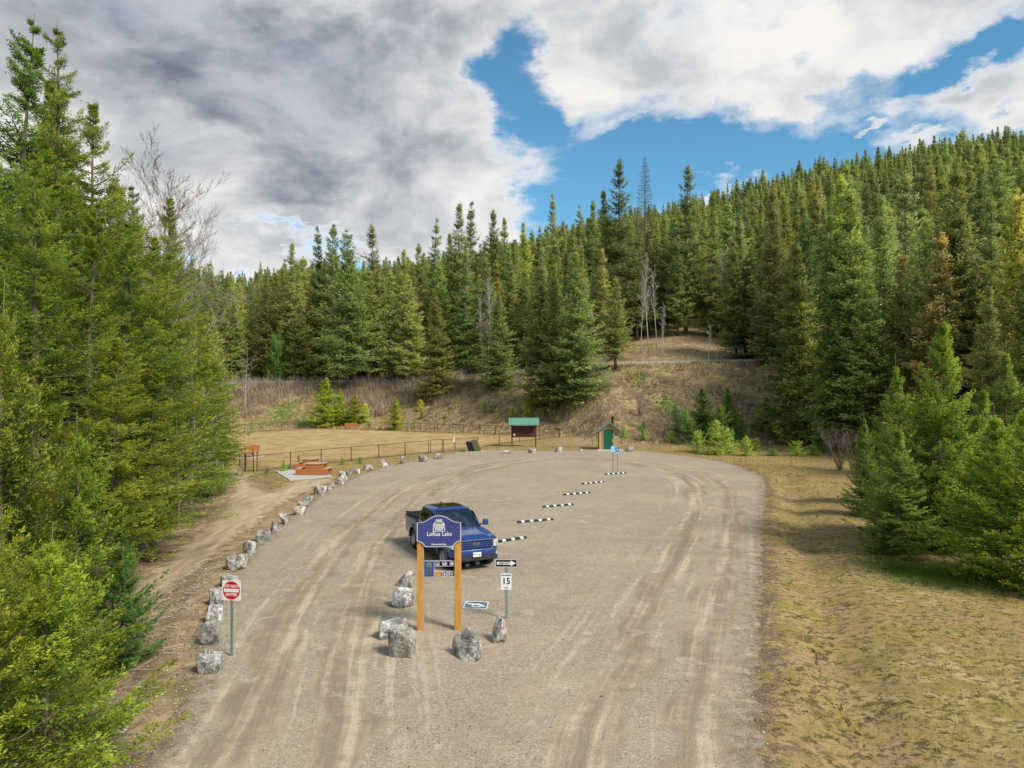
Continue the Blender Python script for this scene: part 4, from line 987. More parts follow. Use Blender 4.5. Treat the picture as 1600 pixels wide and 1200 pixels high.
    # front end
    b = MB(); b.box((2.90, 0, .96), (.05, 1.34, .34), .03); b.build('grille_recess', M['blackp'], r)
    b = MB()
    for z, h in ((1.115, .035), (1.03, .05), (.955, .05), (.88, .05)): b.box((2.925, 0, z), (.05, 1.32 - (.05 if z < .9 else 0), h), .015)
    b.build('grille', M['car'], r, 40)
    b = MB(); ring_poly(b, [(.69 * a, .955 + .185 * c) for a, c in ((-1, 1), (1, 1), (1, -.4), (.86, -1), (-.86, -1), (-1, -.4))], [(.66 * a, .955 + .165 * c) for a, c in ((-1, 1), (1, 1), (1, -.4), (.86, -1), (-.86, -1), (-1, -.4))], 0, .05)
    b.v = [(2.905 + p[1], p[0], p[2]) for p in b.v]; b.build('grille_surround', M['chrome'], r)
    b = MB(); el_ = lambda k_: [(.145 * k_ * math.cos(a), .995 + .062 * k_ * math.sin(a)) for a in [i * PI / 12 for i in range(24)]]
    b.prism(el_(1), 0, .012); b.v = [(2.952 + p[1], p[0], p[2]) for p in b.v]; em = b.build('badge', M['chrome'], r)
    b = MB(); b.prism(el_(.86), 0, .004); b.v = [(2.964 + p[1], p[0], p[2]) for p in b.v]; b.build('badge_field', M['navy'], em)
    o = text('Ford', .10, M['chrome'], em, (2.970, 0, .995), PI / 2, PI / 2, 'badge_script', off=.001)
    for s in (1, -1):
        b = MB(); vs = []
        for (xx, yy, z0, z1) in ((2.90, .68, .86, 1.10), (2.875, .78, .84, 1.11), (2.80, .89, .84, 1.10), (2.68, .965, .88, 1.08)): vs += [(xx + .03, s * (yy + .012), z0), (xx + .03, s * (yy + .012), z1)]
        b.add(vs, [(2 * i, 2 * i + 1, 2 * i + 3, 2 * i + 2) for i in range(3)]); b.build('headlight', M['lamp'], r)
        b = MB(); b.box((2.90, s * .76, .62), (.05, .17, .10), .015); b.build('fog_lamp', M['lamp'], r)
        b = MB(); b.box((-2.93, s * .89, 1.12), (.06, .12, .34), .015); b.build('tail_light', M['red'], r)
    b = MB(); prof = [(-.93, 2.55), (-.95, 2.72), (-.82, 2.92), (-.5, 3.0), (0, 3.02), (.5, 3.0), (.82, 2.92), (.95, 2.72), (.93, 2.55)]; vs = []
    for (yy, xx) in prof: vs += [(xx - .02, yy, .80), (xx, yy, .76), (xx, yy, .60), (xx - .05, yy, .52)]
    b.add(vs, [(i * 4 + k, (i + 1) * 4 + k, (i + 1) * 4 + k + 1, i * 4 + k + 1) for i in range(8) for k in range(3)])
    vs = [(xx - .02, yy, .80) for yy, xx in prof]; b.add(vs + [(2.5, -.9, .80), (2.5, .9, .80)], [(0, 1, 2, 3, 4, 5, 6, 7, 8, 10, 9)]); b.build('front_bumper', M['car'], r, 40)
    b = MB(); b.box((2.90, 0, .46), (.16, 1.7, .16), .03); b.box((2.985, 0, .67), (.03, 1.1, .07), .01); b.build('air_dam', M['arch'], r)
    b = MB(); b.box((3.035, .0, .62), (.012, .32, .165), .003); pl = b.build('licence_plate', M['white'], r); text('FN2 19K', .085, M['bluesign'], pl, (3.0435, 0, .615), PI / 2, PI / 2, off=.001, sx=.9)
    b = MB(); b.box((-3.02, 0, .62), (.14, 1.8, .18), .03); b.build('rear_bumper', M['chrome'], r)
    b = MB(); b.box((0, 0, .38), (5.0, .9, .18), .03); b.tube([(FW, -.8, .41), (FW, .8, .41)], .05, 8); b.tube([(RW, -.8, .41), (RW, .8, .41)], .06, 8); b.build('chassis', M['blackp'], r)
truck()
# ---------------------------------------------------------------- trees
def conifer(seed, H, R, nb, nt, nl, ll, lw, zb=.06, pw=.85, elo=-18, ehi=42, spread=.42, tipup=.25, gap=.12, trunk_r=None, wood=True, low=.6, jit=.16, leader=.018):
    r = np.random.default_rng(seed)
    t = np.sort(1 - (1 - r.random(nb)) ** .62 * 1.0) if False else np.sort(np.interp(r.random(nb), [0, .33, .60, .82, 1], [0, .25, .5, .75, 1]))
    z0 = H * (zb + (1 - zb - leader) * t)
    azb = (np.arange(nb) * 2.39996 + r.normal(0, .5, nb)) % (2 * PI)
    sec = 1 + .26 * np.sin(azb * 2 + seed) * np.sin(z0 * .9 + seed) + .12 * np.sin(z0 * 2.3 + azb)
    prof = (1 - t) ** pw * np.clip(low + t * 3.2, 0, 1)
    Lb = (R * prof * sec * r.uniform(1 - jit * 2.2, 1 + jit, nb) + .012 * H * (1 - t) + .12 * H / 25)
    rel = np.clip(Lb / R, .12, 1) ** .42
    Lb *= np.where(r.random(nb) < gap, .45, 1)
    el = np.radians(elo + (ehi - elo) * t ** 1.3 + r.normal(0, 8, nb))
    bend = np.stack([.012 * H * np.sin(z0 / H * 5 + seed), .012 * H * np.cos(z0 / H * 4 + seed * 2)], -1) * (z0 / H)[:, None]
    def bp(u):                                              # u (nb,k) -> points
        x = Lb[:, None] * u; c, s_ = np.cos(el)[:, None], np.sin(el)[:, None]
        rr = x * c; zz = z0[:, None] + x * s_ - .16 * Lb[:, None] * u * (1 - u) * 1.2 + tipup * Lb[:, None] * u ** 3 * .5
        return np.stack([bend[:, 0:1] + rr * np.cos(azb)[:, None], bend[:, 1:2] + rr * np.sin(azb)[:, None], zz], -1)
    # twigs
    ut = np.clip((np.arange(nt) + .5) / nt + r.normal(0, .02, (nb, nt)), .06, 1) ** .8
    p = bp(ut); bd = bp(np.clip(ut + .05, 0, 1.1)) - bp(ut - .05); bd /= np.linalg.norm(bd, axis=-1, keepdims=True) + 1e-9
    side = np.where((np.arange(nt) % 2) == 0, 1, -1)[None, :] * np.ones((nb, 1))
    last = ut > .95; ang = np.where(last, 0, side * np.radians(r.normal(52, 9, (nb, nt))))
    hx = np.cross(np.broadcast_to(np.array([0, 0, 1.]), bd.shape), bd); hx /= np.linalg.norm(hx, axis=-1, keepdims=True) + 1e-9
    td = bd * np.cos(ang)[..., None] + hx * np.sin(ang)[..., None]; td[..., 2] += r.normal(-.06, .16, (nb, nt)); td /= np.linalg.norm(td, axis=-1, keepdims=True)
    Lt = (spread * Lb[:, None] * (1.05 - ut) * (.35 + ut) + (.10 * H / 20 + .12) * rel[:, None]) * r.uniform(.7, 1.2, (nb, nt))
    # leaves along twigs
    v = (np.arange(nl) + .6) / nl * np.ones((nb, nt, 1)); v = np.clip(v + r.normal(0, .04, v.shape), 0, 1)
    q = p[:, :, None, :] + td[:, :, None, :] * (Lt[..., None] * v)[..., None]; q[..., 2] -= .10 * Lt[..., None] * v ** 2
    q += r.normal(0, .03 * ll / .15, q.shape)
    sd = np.where((np.arange(nl) % 2) == 0, 1, -1)[None, None, :] * np.ones((nb, nt, 1))
    la = sd * np.radians(r.normal(40, 14, sd.shape)); la = np.where(v > .93, 0, la)
    up = np.array([0, 0, 1.]); hh = np.cross(np.broadcast_to(up, td.shape), td); hh /= np.linalg.norm(hh, axis=-1, keepdims=True) + 1e-9
    ld = td[:, :, None, :] * np.cos(la)[..., None] + hh[:, :, None, :] * np.sin(la)[..., None]
    ld[..., 2] += r.normal(.08, .25, la.shape); ld /= np.linalg.norm(ld, axis=-1, keepdims=True)
    ln = ll * r.uniform(.7, 1.35, la.shape) * (1.1 - .25 * v) * rel[:, None, None]
    nrm = np.array([0, 0, 1.]) + r.normal(0, .55, ld.shape); wv = np.cross(ld, nrm); wv /= np.linalg.norm(wv, axis=-1, keepdims=True) + 1e-9
    wv *= (lw * r.uniform(.7, 1.3, la.shape) * rel[:, None, None])[..., None]; dl = ld * ln[..., None]
    P = np.stack([q, q + dl * .45 + wv, q + dl, q + dl * .45 - wv], -2).reshape(-1, 3)
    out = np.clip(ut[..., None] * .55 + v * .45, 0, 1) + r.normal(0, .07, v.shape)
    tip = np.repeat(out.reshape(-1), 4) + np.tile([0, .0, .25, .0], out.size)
    n = out.size
    Pq = P.reshape(-1, 4, 3); gn = np.cross(Pq[:, 1] - Pq[:, 3], Pq[:, 2] - Pq[:, 0]); gn /= np.linalg.norm(gn, axis=1, keepdims=True) + 1e-9
    ctr = Pq.mean(1); ow = ctr.copy(); ow[:, 2] = 0; ow /= np.linalg.norm(ow, axis=1, keepdims=True) + .15 * R; ow[:, 2] += .45
    ow += .25 * np.stack([np.sin(ctr[:, 0] * 3.1 + ctr[:, 2] * 2), np.cos(ctr[:, 1] * 2.7 + ctr[:, 2] * 1.7), np.sin(ctr[:, 2] * 4.3 + ctr[:, 0])], -1)
    flip = (gn * ow).sum(1) < 0; Pq[flip] = Pq[flip][:, ::-1]; gn[flip] *= -1
    nn_ = .42 * gn + .58 * ow / (np.linalg.norm(ow, axis=1, keepdims=True) + 1e-9); nn_ /= np.linalg.norm(nn_, axis=1, keepdims=True) + 1e-9
    tip = tip.reshape(-1, 4); tip[flip] = tip[flip][:, ::-1]; tip = tip.reshape(-1)
    crown = rawmesh('crown', Pq.reshape(-1, 3), np.arange(n * 4).reshape(-1, 4), tip)
    crown.polygons.foreach_set('use_smooth', [True] * n); crown.normals_split_custom_set_from_vertices(np.repeat(nn_, 4, 0).tolist())
    # trunk and limbs
    tr = trunk_r or H * .011 + .03; b = MB(); zz = np.linspace(0, 1, 12)
    b.tube([(.012 * H * math.sin(k * 5 + seed) * k, .012 * H * math.cos(k * 4 + seed * 2) * k, H * k - (.3 if k == 0 else 0)) for k in zz], [max(tr * (1 - k) ** .9 * (1.25 if k == 0 else 1), .008) for k in zz], 8)
    if wood:
        uu = np.array([0, .35, .7, .97]); W = bp(np.tile(uu, (nb, 1)))
        for i in range(nb):
            if Lb[i] > .3: b.tube([tuple(x) for x in W[i]], [tr * .22 * min(1, Lb[i] / R + .25) * k for k in (1, .7, .45, .15)], 3, False)
    trunk = bpy.data.meshes.new('trunk'); trunk.from_pydata(b.v, [], b.f); trunk.polygons.foreach_set('use_smooth', [True] * len(trunk.polygons))
    return crown, trunk, H, R

PROTO = {}
def proto(key, mt, *a, **k):
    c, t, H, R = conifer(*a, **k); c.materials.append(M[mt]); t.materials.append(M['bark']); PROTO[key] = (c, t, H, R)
# distant and middle conifers, 25 m
proto('m0', 'fir', 1, 25, 4.4, 300, 17, 4, .50, .10, zb=.05, pw=.78)
proto('m1', 'fir', 2, 25, 3.8, 300, 16, 4, .48, .095, zb=.04, pw=.88)
proto('m2', 'fir', 3, 25, 4.8, 240, 18, 4, .52, .095, zb=.13, pw=.72, gap=.2)
proto('m3', 'fir', 4, 25, 4.0, 190, 17, 4, .46, .085, zb=.16, pw=.75, gap=.26, jit=.25)
proto('m4', 'fir', 5, 25, 3.3, 260, 15, 4, .44, .085, zb=.03, pw=.85, elo=-25, ehi=30, jit=.22)
proto('m5', 'fir', 6, 25, 4.8, 320, 17, 4, .50, .10, zb=.02, pw=.92)
# tall near firs at the forest edge, 18 m
proto('n0', 'near', 11, 18, 4.3, 210, 28, 12, .17, .028, zb=.10, pw=.85, spread=.45, elo=-12, ehi=38, gap=.2, jit=.25)
proto('n1', 'near', 12, 18, 3.8, 190, 28, 12, .17, .028, zb=.16, pw=.8, spread=.45, elo=-16, ehi=36, gap=.22, jit=.25)
proto('n2', 'near', 13, 18, 4.8, 180, 30, 12, .18, .029, zb=.20, pw=.85, spread=.42, elo=-8, ehi=40, gap=.25, jit=.3)
# small near fir seen from above, 6 m
proto('s0', 'near', 21, 6, 2.3, 150, 26, 14, .105, .017, zb=.06, pw=.75, elo=-6, ehi=48, spread=.42, tipup=.4, gap=.1, leader=.09)
proto('s1', 'young', 22, 6, 1.8, 130, 24, 14, .10, .019, zb=.04, pw=.85, elo=-4, ehi=50, spread=.42, tipup=.4, gap=.08, leader=.10)
proto('y0', 'young', 31, 8, 2.3, 200, 22, 10, .13, .026, zb=.02, pw=.8, elo=-8, ehi=52, spread=.42, tipup=.35, leader=.09)
proto('y1', 'young', 32, 8, 1.9, 190, 20, 10, .13, .026, zb=.02, pw=.9, elo=-8, ehi=50, spread=.42, tipup=.4, leader=.08)
proto('p0', 'fir', 41, 3, 1.15, 90, 12, 6, .10, .028, zb=.0, pw=.75, elo=5, ehi=58, spread=.42, tipup=.4, leader=.08)
proto('p1', 'fir', 42, 3, 1.5, 80, 12, 6, .11, .03, zb=.0, pw=.55, elo=10, ehi=60, spread=.42, tipup=.4, leader=.05, jit=.25)

FIRST = {}
def put_tree(key, x, y, H, wf=1.0, rz=None, tint=(1, 1, 1), name='fir_tree', label='', cat='tree', group=None, z=None, lean=0.0):
    c, t, H0, R0 = PROTO[key]; k = H / H0
    root = empty(name, (x, y, (tz1(x, y) if z is None else z) - .05), random.uniform(0, 6.28) if rz is None else rz, label, cat, group)
    root.scale = (k * wf, k * wf, k); root.rotation_euler.x = lean + random.uniform(-.02, .02); root.rotation_euler.y = random.uniform(-.02, .02)
    a = bpy.data.objects.new('crown', c); b = bpy.data.objects.new('trunk', t)
    for o in (a, b): COL.objects.link(o); o.parent = root; o.color = (*tint, 1)
    FIRST.setdefault(key, (a, b)); return root
def htop(px, top, Y):
    x = (px - 800) / F * Y; z = tz1(x, Y); return x, z, CH + (HOR - top) * Y / F - z
def tree_at(px, top, Y, key, wpx, label, tint=(1, 1, 1), name='fir_tree', group=None, cat='tree'):
    """a tree whose tip shows at (px, top) of the photograph and which stands Y metres away; wpx: crown width there"""
    x, z, H = htop(px, top, Y); c, t, H0, R0 = PROTO[key]
    wf = (wpx / 2 * Y / F) / (R0 * H / H0) if wpx else 1.0
    if key[0] == 'm': wf = min(max(wf, .92), 1.7)
    if key[0] == 'n': wf = max(wf * 1.12, .95)
    if name == 'young_fir' and px > 1300: wf *= 1.15
    return put_tree(key, x, Y, H, wf, None, tint, name, label, cat, group, z)
G1 = (1.0, 1.0, 1.0); GD = (.90, .92, .88); GY = (1.28, 1.18, .85); GB = (.85, .95, 1.0); GP = (1.1, 1.12, 1.2)
GA = 'trees standing behind the road'; GL = 'trees at the forest edge beside the dirt path'; GR = 'trees on the slope beyond the ditch'
A = [
 (455, 374, 146, 'm1', 44, 'slim dark conifer over the brown brush, first tall spire past the forest edge', GD),
 (497, 350, 150, 'm4', 40, 'slender conifer close behind its taller twin, above the yellow-green saplings', GD),
 (516, 346, 146, 'm0', 48, 'tall pointed conifer with a slender twin touching its side', G1),
 (585, 348, 148, 'm3', 62, 'tall conifer with flaring tip between the big trunked dark one and the loose grove', G1),
 (628, 385, 155, 'm1', 46, 'mid-height conifer in the dip of the treeline behind the leaning trunk', GY),
 (652, 378, 160, 'm0', 44, 'short-topped conifer in the dip of the treeline, paler than its neighbours', GP),
 (677, 338, 170, 'm4', 36, 'thin spire rising alone out of the dip of the treeline', GD),
 (700, 362, 150, 'm5', 60, 'broad conifer leaning against the pair of high spires', G1),
 (717, 311, 150, 'm1', 52, 'one of two joined high spires above the kiosk side of the field, blunter tip', GD),
 (735, 310, 152, 'm4', 44, 'one of two joined high spires above the kiosk side of the field, finer tip', GD),
 (772, 325, 165, 'm0', 46, 'pointed conifer behind the grey leafless tree', GD),
 (790, 336, 168, 'm1', 40, 'small-tipped conifer just past the pointed one behind the leafless tree', G1),
 (820, 345, 160, 'm5', 52, 'bushy conifer low in the row before the three bank firs', GY),
 (860, 299, 165, 'm4', 46, 'slim dark spire above the three firs on the bank', GD),
 (893, 345, 150, 'm1', 50, 'full conifer below the twin dark tips', G1),
 (905, 316, 172, 'm4', 38, 'shorter of the twin dark tips left of the giant conifer', GD),
 (926, 311, 168, 'm0', 42, 'taller of the twin dark tips left of the giant conifer', GD),
 (948, 290, 135, 'm1', 56, 'shoulder conifer hugging the giant one, two thirds of its height', GD),
 (966, 245, 133, 'm3', 72, 'giant dark conifer, the highest spire in the middle of the treeline', (.66, .74, .76)),
 (1040, 335, 145, 'm1', 52, 'green conifer between the dead spire and the flat-armed pine', G1),
 (1072, 254, 136, 'm3', 78, 'lone tall pine with bare lower trunk and stacked flat arms', (.70, .76, .76)),
 (1096, 318, 160, 'm4', 44, 'narrow conifer just behind the flat-armed pine', GD),
 (1120, 300, 178, 'm0', 44, 'conifer with sharp tip over the twin bare birches', GD),
 (1153, 330, 140, 'm1', 60, 'wide conifer standing past the twin bare birches', G1),
 (1165, 395, 116, 'm4', 84, 'dark blue-green conifer at the end of the road where it leaves view', (.62, .78, .80)),
 (760, 400, 130, 'm0', 64, 'rounded green conifer directly behind the grey leafless tree', G1),
 (610, 420, 134, 'm3', 64, 'loose crowned tree with a crooked bare lower trunk on the bank', G1),
 (640, 430, 132, 'm2', 70, 'ragged pale green conifer beside the crooked trunk', GP),
 (470, 470, 142, 'm0', 56, 'bushy green conifer at the edge of the brown brush', G1),
 (430, 520, 141, 'p1', 50, 'small round dark evergreen with bare stem over the brown brush', (.8, 1.1, .7)),
 (1000, 440, 140, 'm1', 54, 'dim conifer right behind the clump of white birches', GD),
]
for a in A: tree_at(a[0], a[1], a[2], a[3], a[4], a[5], a[6], group=GA)
# big conifers that stand on the bank in front of the road
for (px, top, base, key, w, lab, ti) in [
 (543, 356, 612, 'm2', 98, 'massive dark conifer with thick bare trunk foot on the bank behind the yellow-green saplings', (.70, .76, .70)),
 (682, 455, 624, 'm5', 76, 'light green cone-shaped fir on the bank, lower than all around it', GY),
 (778, 455, 606, 'm5', 80, 'dark bushy fir on the bank under the grey leafless tree', GD),
 (843, 408, 636, 'm0', 84, 'first of three tall firs sharing the bank, nearest the leafless tree', G1),
 (868, 398, 640, 'm5', 74, 'middle of three tall firs sharing the bank', (1.1, 1.08, .9)),
 (903, 385, 632, 'm0', 92, 'last and broadest of three tall firs sharing the bank above the outhouse', G1),
 (962, 430, 578, 'm2', 70, 'shaggy dark fir at the start of the open road stretch', GD)]:
    x, y = gp(px, base); tree_at(px, top, y, key, w, lab, ti, group='firs on the bank below the road')
# right-hand slope
R_ = [
 (1208, 320, 104, 'm0', 88, 'first full conifer of the near slope, beside the road end', G1),
 (1232, 300, 112, 'm1', 70, 'yellowish conifer top rising between two darker ones', GY),
 (1250, 333, 88, 'm2', 120, 'big dark conifer with drooping boughs sweeping out over the brush', (.62, .74, .66)),
 (1290, 318, 92, 'm5', 100, 'full green conifer just past the drooping dark one', G1),
 (1322, 268, 96, 'm0', 96, 'pale yellow-tipped conifer, high point of the near slope', (1.3, 1.25, .8)),
 (1352, 345, 78, 'm1', 100, 'blue-green conifer with layered shaded boughs', (.78, .95, .9)),
 (1385, 300, 84, 'm5', 100, 'leafy looking green conifer behind the young firs', G1),
 (1412, 262, 88, 'm3', 92, 'greyish airy conifer with thin top', (1.0, 1.08, 1.2)),
 (1440, 330, 70, 'm2', 108, 'wide dim conifer directly behind the tall young fir', GD),
 (1478, 262, 76, 'm0', 118, 'olive green conifer with broad even sides', (1.2, 1.1, .9)),
 (1512, 330, 64, 'm5', 100, 'shaded conifer in the gap behind the pale young firs', GD),
 (1545, 300, 70, 'm1', 100, 'upright conifer with one bare grey stem beside it', G1),
 (1585, 290, 56, 'm2', 128, 'yellow-green spreading conifer at the picture border', (1.35, 1.25, .75)),
 (1630, 250, 60, 'm0', 120, 'conifer half cut off by the picture border', G1),
 (1605, 420, 44, 'm5', 120, 'low full conifer cut by the picture border', GY),
 (1545, 440, 48, 'm1', 90, 'narrow green conifer behind the pale pointed young fir', G1)]
for a in R_: tree_at(a[0], a[1], a[2], a[3], a[4], a[5], a[6], group=GR)
# young firs on the right
for (px, top, base, key, w, lab, ti) in [
 (1469, 470, 862, 'y0', 165, 'tallest bright young fir with a long leader, middle of the roadside group', (1.3, 1.15, .85)),
 (1408, 550, 838, 'y1', 110, 'slim young fir left of the tallest one, thin leader', (1.0, 1.0, .9)),
 (1402, 655, 868, 'y1', 120, 'soft grey-green young pine at the group front', (.95, 1.0, 1.25)),
 (1352, 640, 806, 'y1', 60, 'skinny dark sapling at the left end of the young group', (.8, .85, .9)),
 (1560, 628, 905, 'y0', 190, 'lush bright green young fir nearest the turf', (1.3, 1.2, .8)),
 (1537, 588, 862, 'y1', 110, 'young fir with twin bare leaders behind the lush one', (1.0, 1.05, .9)),
 (1577, 528, 832, 'y1', 130, 'pale silvery young fir towering behind the lush one', (1.0, 1.1, 1.3)),
 (1618, 600, 925, 'y0', 170, 'young fir cut by the picture border near the turf', (1.3, 1.2, .85)),
 (1445, 620, 850, 'y0', 120, 'squat young fir tucked under the tallest one', (.85, .9, .8)),
 (1500, 640, 848, 'y1', 120, 'shaded young fir filling the gap beside the lush one', (.7, .8, .7)),
 (1380, 600, 790, 'y0', 80, 'young fir half hidden behind the slim one', (.8, .9, .8))]:
    x, y = gp(px, base); tree_at(px, top, y, key, w, lab, ti, 'young_fir', 'young firs beside the turf')
# left forest edge
L_ = [
 (95, 30, 29, 'n0', 250, 'tallest near fir, its dark tip the highest of the forest edge', (.85, .88, .85)),
 (22, 5, 27, 'n1', 190, 'fir with thin top beside the tallest one, at the picture border', (.8, .85, .85)),
 (-40, 60, 24, 'n2', 320, 'dense fir mostly outside the picture border', G1),
 (160, 150, 33, 'n2', 200, 'full fir below and beside the tallest one, olive green', G1),
 (60, 230, 21, 'n0', 300, 'heavy fir filling the middle of the forest edge', (1.05, 1.0, .9)),
 (140, 300, 25, 'n1', 230, 'fir with pale hanging boughs in front of the olive one', (1.1, 1.05, .9)),
 (205, 285, 37, 'n0', 150, 'narrow fir under the tall leafless birch', G1),
 (232, 360, 32, 'n2', 190, 'fir with long arms reaching towards the birch trunk', (1.05, 1.05, .9)),
 (283, 400, 52, 'n1', 90, 'slim dark fir just past the tall birch trunk', GD),
 (270, 470, 36, 'n0', 190, 'wide fir over the bend of the dirt path', G1),
 (312, 500, 46, 'n2', 130, 'light green fir beside the white dead birch', (1.1, 1.1, .9)),
 (335, 560, 50, 'n1', 100, 'last small fir of the forest edge beside the fenced field', (1.1, 1.05, .85)),
 (240, 560, 27, 'n1', 190, 'lower fir overhanging the dirt path', (1.1, 1.08, .85)),
 (170, 520, 21, 'n2', 260, 'fir with bright lower boughs above the bare trunks', (1.15, 1.1, .85)),
 (250, 300, 44, 'n2', 170, 'fir standing behind the arms of the long-limbed one', (.95, 1.0, .95)),
 (70, 120, 36, 'n2', 260, 'deep green fir filling the space behind the tallest ones', (.85, .92, .9)),
 (185, 340, 29, 'n0', 230, 'bushy fir low in front of the full olive one', (1.0, 1.02, .9)),
 (330, 480, 58, 'm5', 110, 'rounded conifer behind the white dead birch', G1),
 (320, 640, 42, 'n0', 110, 'short fir whose boughs touch the dirt path edge', (1.05, 1.1, .9))]
for a in L_: tree_at(a[0], a[1], a[2], a[3], a[4], a[5], a[6], group=GL)
for (px, top, Y, key, w, lab, ti) in [
 (10, 432, 13.0, 's0', 330, 'nearest open-limbed fir with a tall bare leader', (1.05, 1.0, .95)),
 (75, 810, 10.6, 's0', 335, 'lowest bright yellow-green fir in the corner, seen from above', (1.12, 1.05, .8)),
 (-40, 700, 9.4, 's0', 420, 'yellow-green fir cut by the lower picture border corner', (1.15, 1.08, .8)),
 (192, 800, 16.2, 's1', 130, 'soft blue-green sapling between the bright corner fir and the path', (.85, 1.0, 1.15)),
 (120, 640, 15.5, 's0', 260, 'fir with long pale boughs pointing at the no entry sign', (1.1, 1.05, .9)),
 (30, 640, 14.2, 's1', 240, 'dim fir wedged between the nearest firs', (.8, .85, .75))]:
    tree_at(px, top, Y, key, w, lab, ti, 'young_fir', 'small firs at the forest edge')
for i, (X, Y, H, k) in enumerate([(-17, 26, 15, 'n0'), (-21, 34, 16, 'n1'), (-26, 42, 15, 'n2'), (-15, 18, 14, 'n1'), (-30, 52, 16, 'n0'), (-35, 62, 17, 'm0'), (-38, 72, 16, 'm1'), (-24, 30, 17, 'm5'), (-31, 44, 17, 'm0'), (-36, 54, 17, 'm5')]):
    put_tree(k, X, Y, H, 1.0, label='shaded fir standing deeper inside the near forest edge', group='firs inside the near forest')
# saplings
SP = [
 (508, 583, 668, 'y0', 62, 'tallest yellow-green sapling behind the field fence', (1.75, 1.45, .7)),
 (530, 603, 664, 'y1', 34, 'yellow-green sapling pressed against the tallest one', (1.8, 1.45, .7)),
 (553, 612, 663, 'y1', 40, 'middling yellow-green sapling, third along the fence', (1.9, 1.5, .7)),
 (570, 627, 660, 'p0', 24, 'low yellow-green sapling at the end of the cluster of four', (2.2, 2.0, .9)),
 (617, 617, 672, 'y0', 36, 'single yellow-green sapling close behind the far wooden bench', (1.8, 1.45, .7)),
 (657, 622, 642, 'p0', 16, 'small pointed sapling high on the bank beyond the fence', (2.0, 1.9, 1.0)),
 (660, 640, 654, 'p0', 16, 'small sapling just below the pointed one on the bank', (2.0, 2.0, 1.0)),
 (697, 643, 654, 'p1', 12, 'tiny bright sapling on the bank above the bag post', (2.2, 2.0, 1.0)),
 (648, 655, 670, 'p1', 12, 'faint sapling behind the fence near the single yellow-green one', (1.4, 1.6, 1.0)),
 (758, 628, 645, 'p1', 18, 'low dark sapling on the bank above the steel bin', (1.0, 1.3, .9)),
 (800, 632, 655, 'p1', 18, 'yellow sapling peeking over the green kiosk roof', (2.4, 2.1, .9)),
 (823, 616, 656, 'p0', 18, 'bright pointed sapling rising over the green kiosk roof', (2.2, 2.2, .9)),
 (873, 650, 659, 'p1', 12, 'tiny yellow sapling between kiosk and outhouse', (2.2, 1.9, .9)),
 (394, 655, 672, 'p0', 9, 'tiny green sapling behind the far fence by the forest', (1.3, 1.7, 1.0)),
 (408, 657, 671, 'p0', 7, 'tinier green sapling second behind the far fence', (1.3, 1.7, 1.0)),
 (974, 668, 684, 'p1', 22, 'round bush-like sapling at the corner of the outhouse', (1.3, 1.7, .8)),
 (1006, 656, 672, 'p1', 18, 'dark sapling on the slope beyond the outhouse', (.9, 1.2, .9)),
 (1004, 668, 688, 'p1', 22, 'low spreading sapling beyond the outhouse', (1.2, 1.4, .9)),
 (1057, 632, 680, 'p0', 26, 'dark blue-green pointed sapling', (.6, .9, 1.0)),
 (1046, 672, 692, 'p1', 20, 'pale low sapling at the foot of the dark pointed one', (1.2, 1.5, 1.0)),
 (1078, 654, 694, 'p0', 34, 'grey-green sapling beside the dark pointed one', (1.2, 1.4, 1.2)),
 (1098, 600, 690, 'y1', 50, 'tallest dark sapling of the cluster below the bank', (.75, .85, .8)),
 (1117, 652, 710, 'p0', 44, 'pale green broad sapling at the edge of the turf', (1.3, 1.6, 1.1)),
 (1137, 668, 708, 'p1', 30, 'full green sapling beside the pale broad one', (1.2, 1.5, .9)),
 (1158, 650, 688, 'p0', 22, 'upright green sapling at the back of the cluster', (1.1, 1.3, .9)),
 (1166, 678, 712, 'p0', 26, 'bright sapling, last of the cluster at the turf edge', (1.5, 1.8, .9)),
 (1196, 615, 672, 'y1', 34, 'light green young tree at the foot of the drooping dark conifer', (1.3, 1.2, .8)),
 (1220, 620, 676, 'y1', 40, 'shadowy young tree at the foot of the drooping dark conifer', (.8, .9, .8)),
 (1207, 700, 712, 'p1', 24, 'low faded sapling between the clusters', (1.1, 1.3, .9)),
 (1245, 688, 712, 'p1', 26, 'low green sapling, brightest of the flat row', (1.6, 1.9, .9)),
 (1268, 694, 711, 'p1', 26, 'low wide sapling, second of the flat row', (1.2, 1.5, .9)),
 (1290, 690, 708, 'p1', 24, 'low dim sapling ending the flat row', (1.0, 1.2, .9)),
 (535, 713, 726, 'p1', 12, 'dark tuft-like sapling before the near fence, close to the rocks', (1.0, 1.4, .9)),
 (563, 712, 724, 'p1', 13, 'green sapling before the near fence, second from the picnic pad', (1.2, 1.6, .9)),
 (444, 716, 737, 'p0', 12, 'slim sapling before the near fence beside the picnic table', (1.1, 1.4, 1.0)),
 (467, 709, 722, 'p0', 8, 'thin sapling inside the fence behind the picnic table', (1.1, 1.4, 1.0)),
 (418, 728, 738, 'p1', 9, 'small dull sapling by the fence gate', (1.1, 1.2, .8)),
 (452, 725, 734, 'p1', 13, 'spreading sapling touching the picnic pad', (1.1, 1.5, .9))]
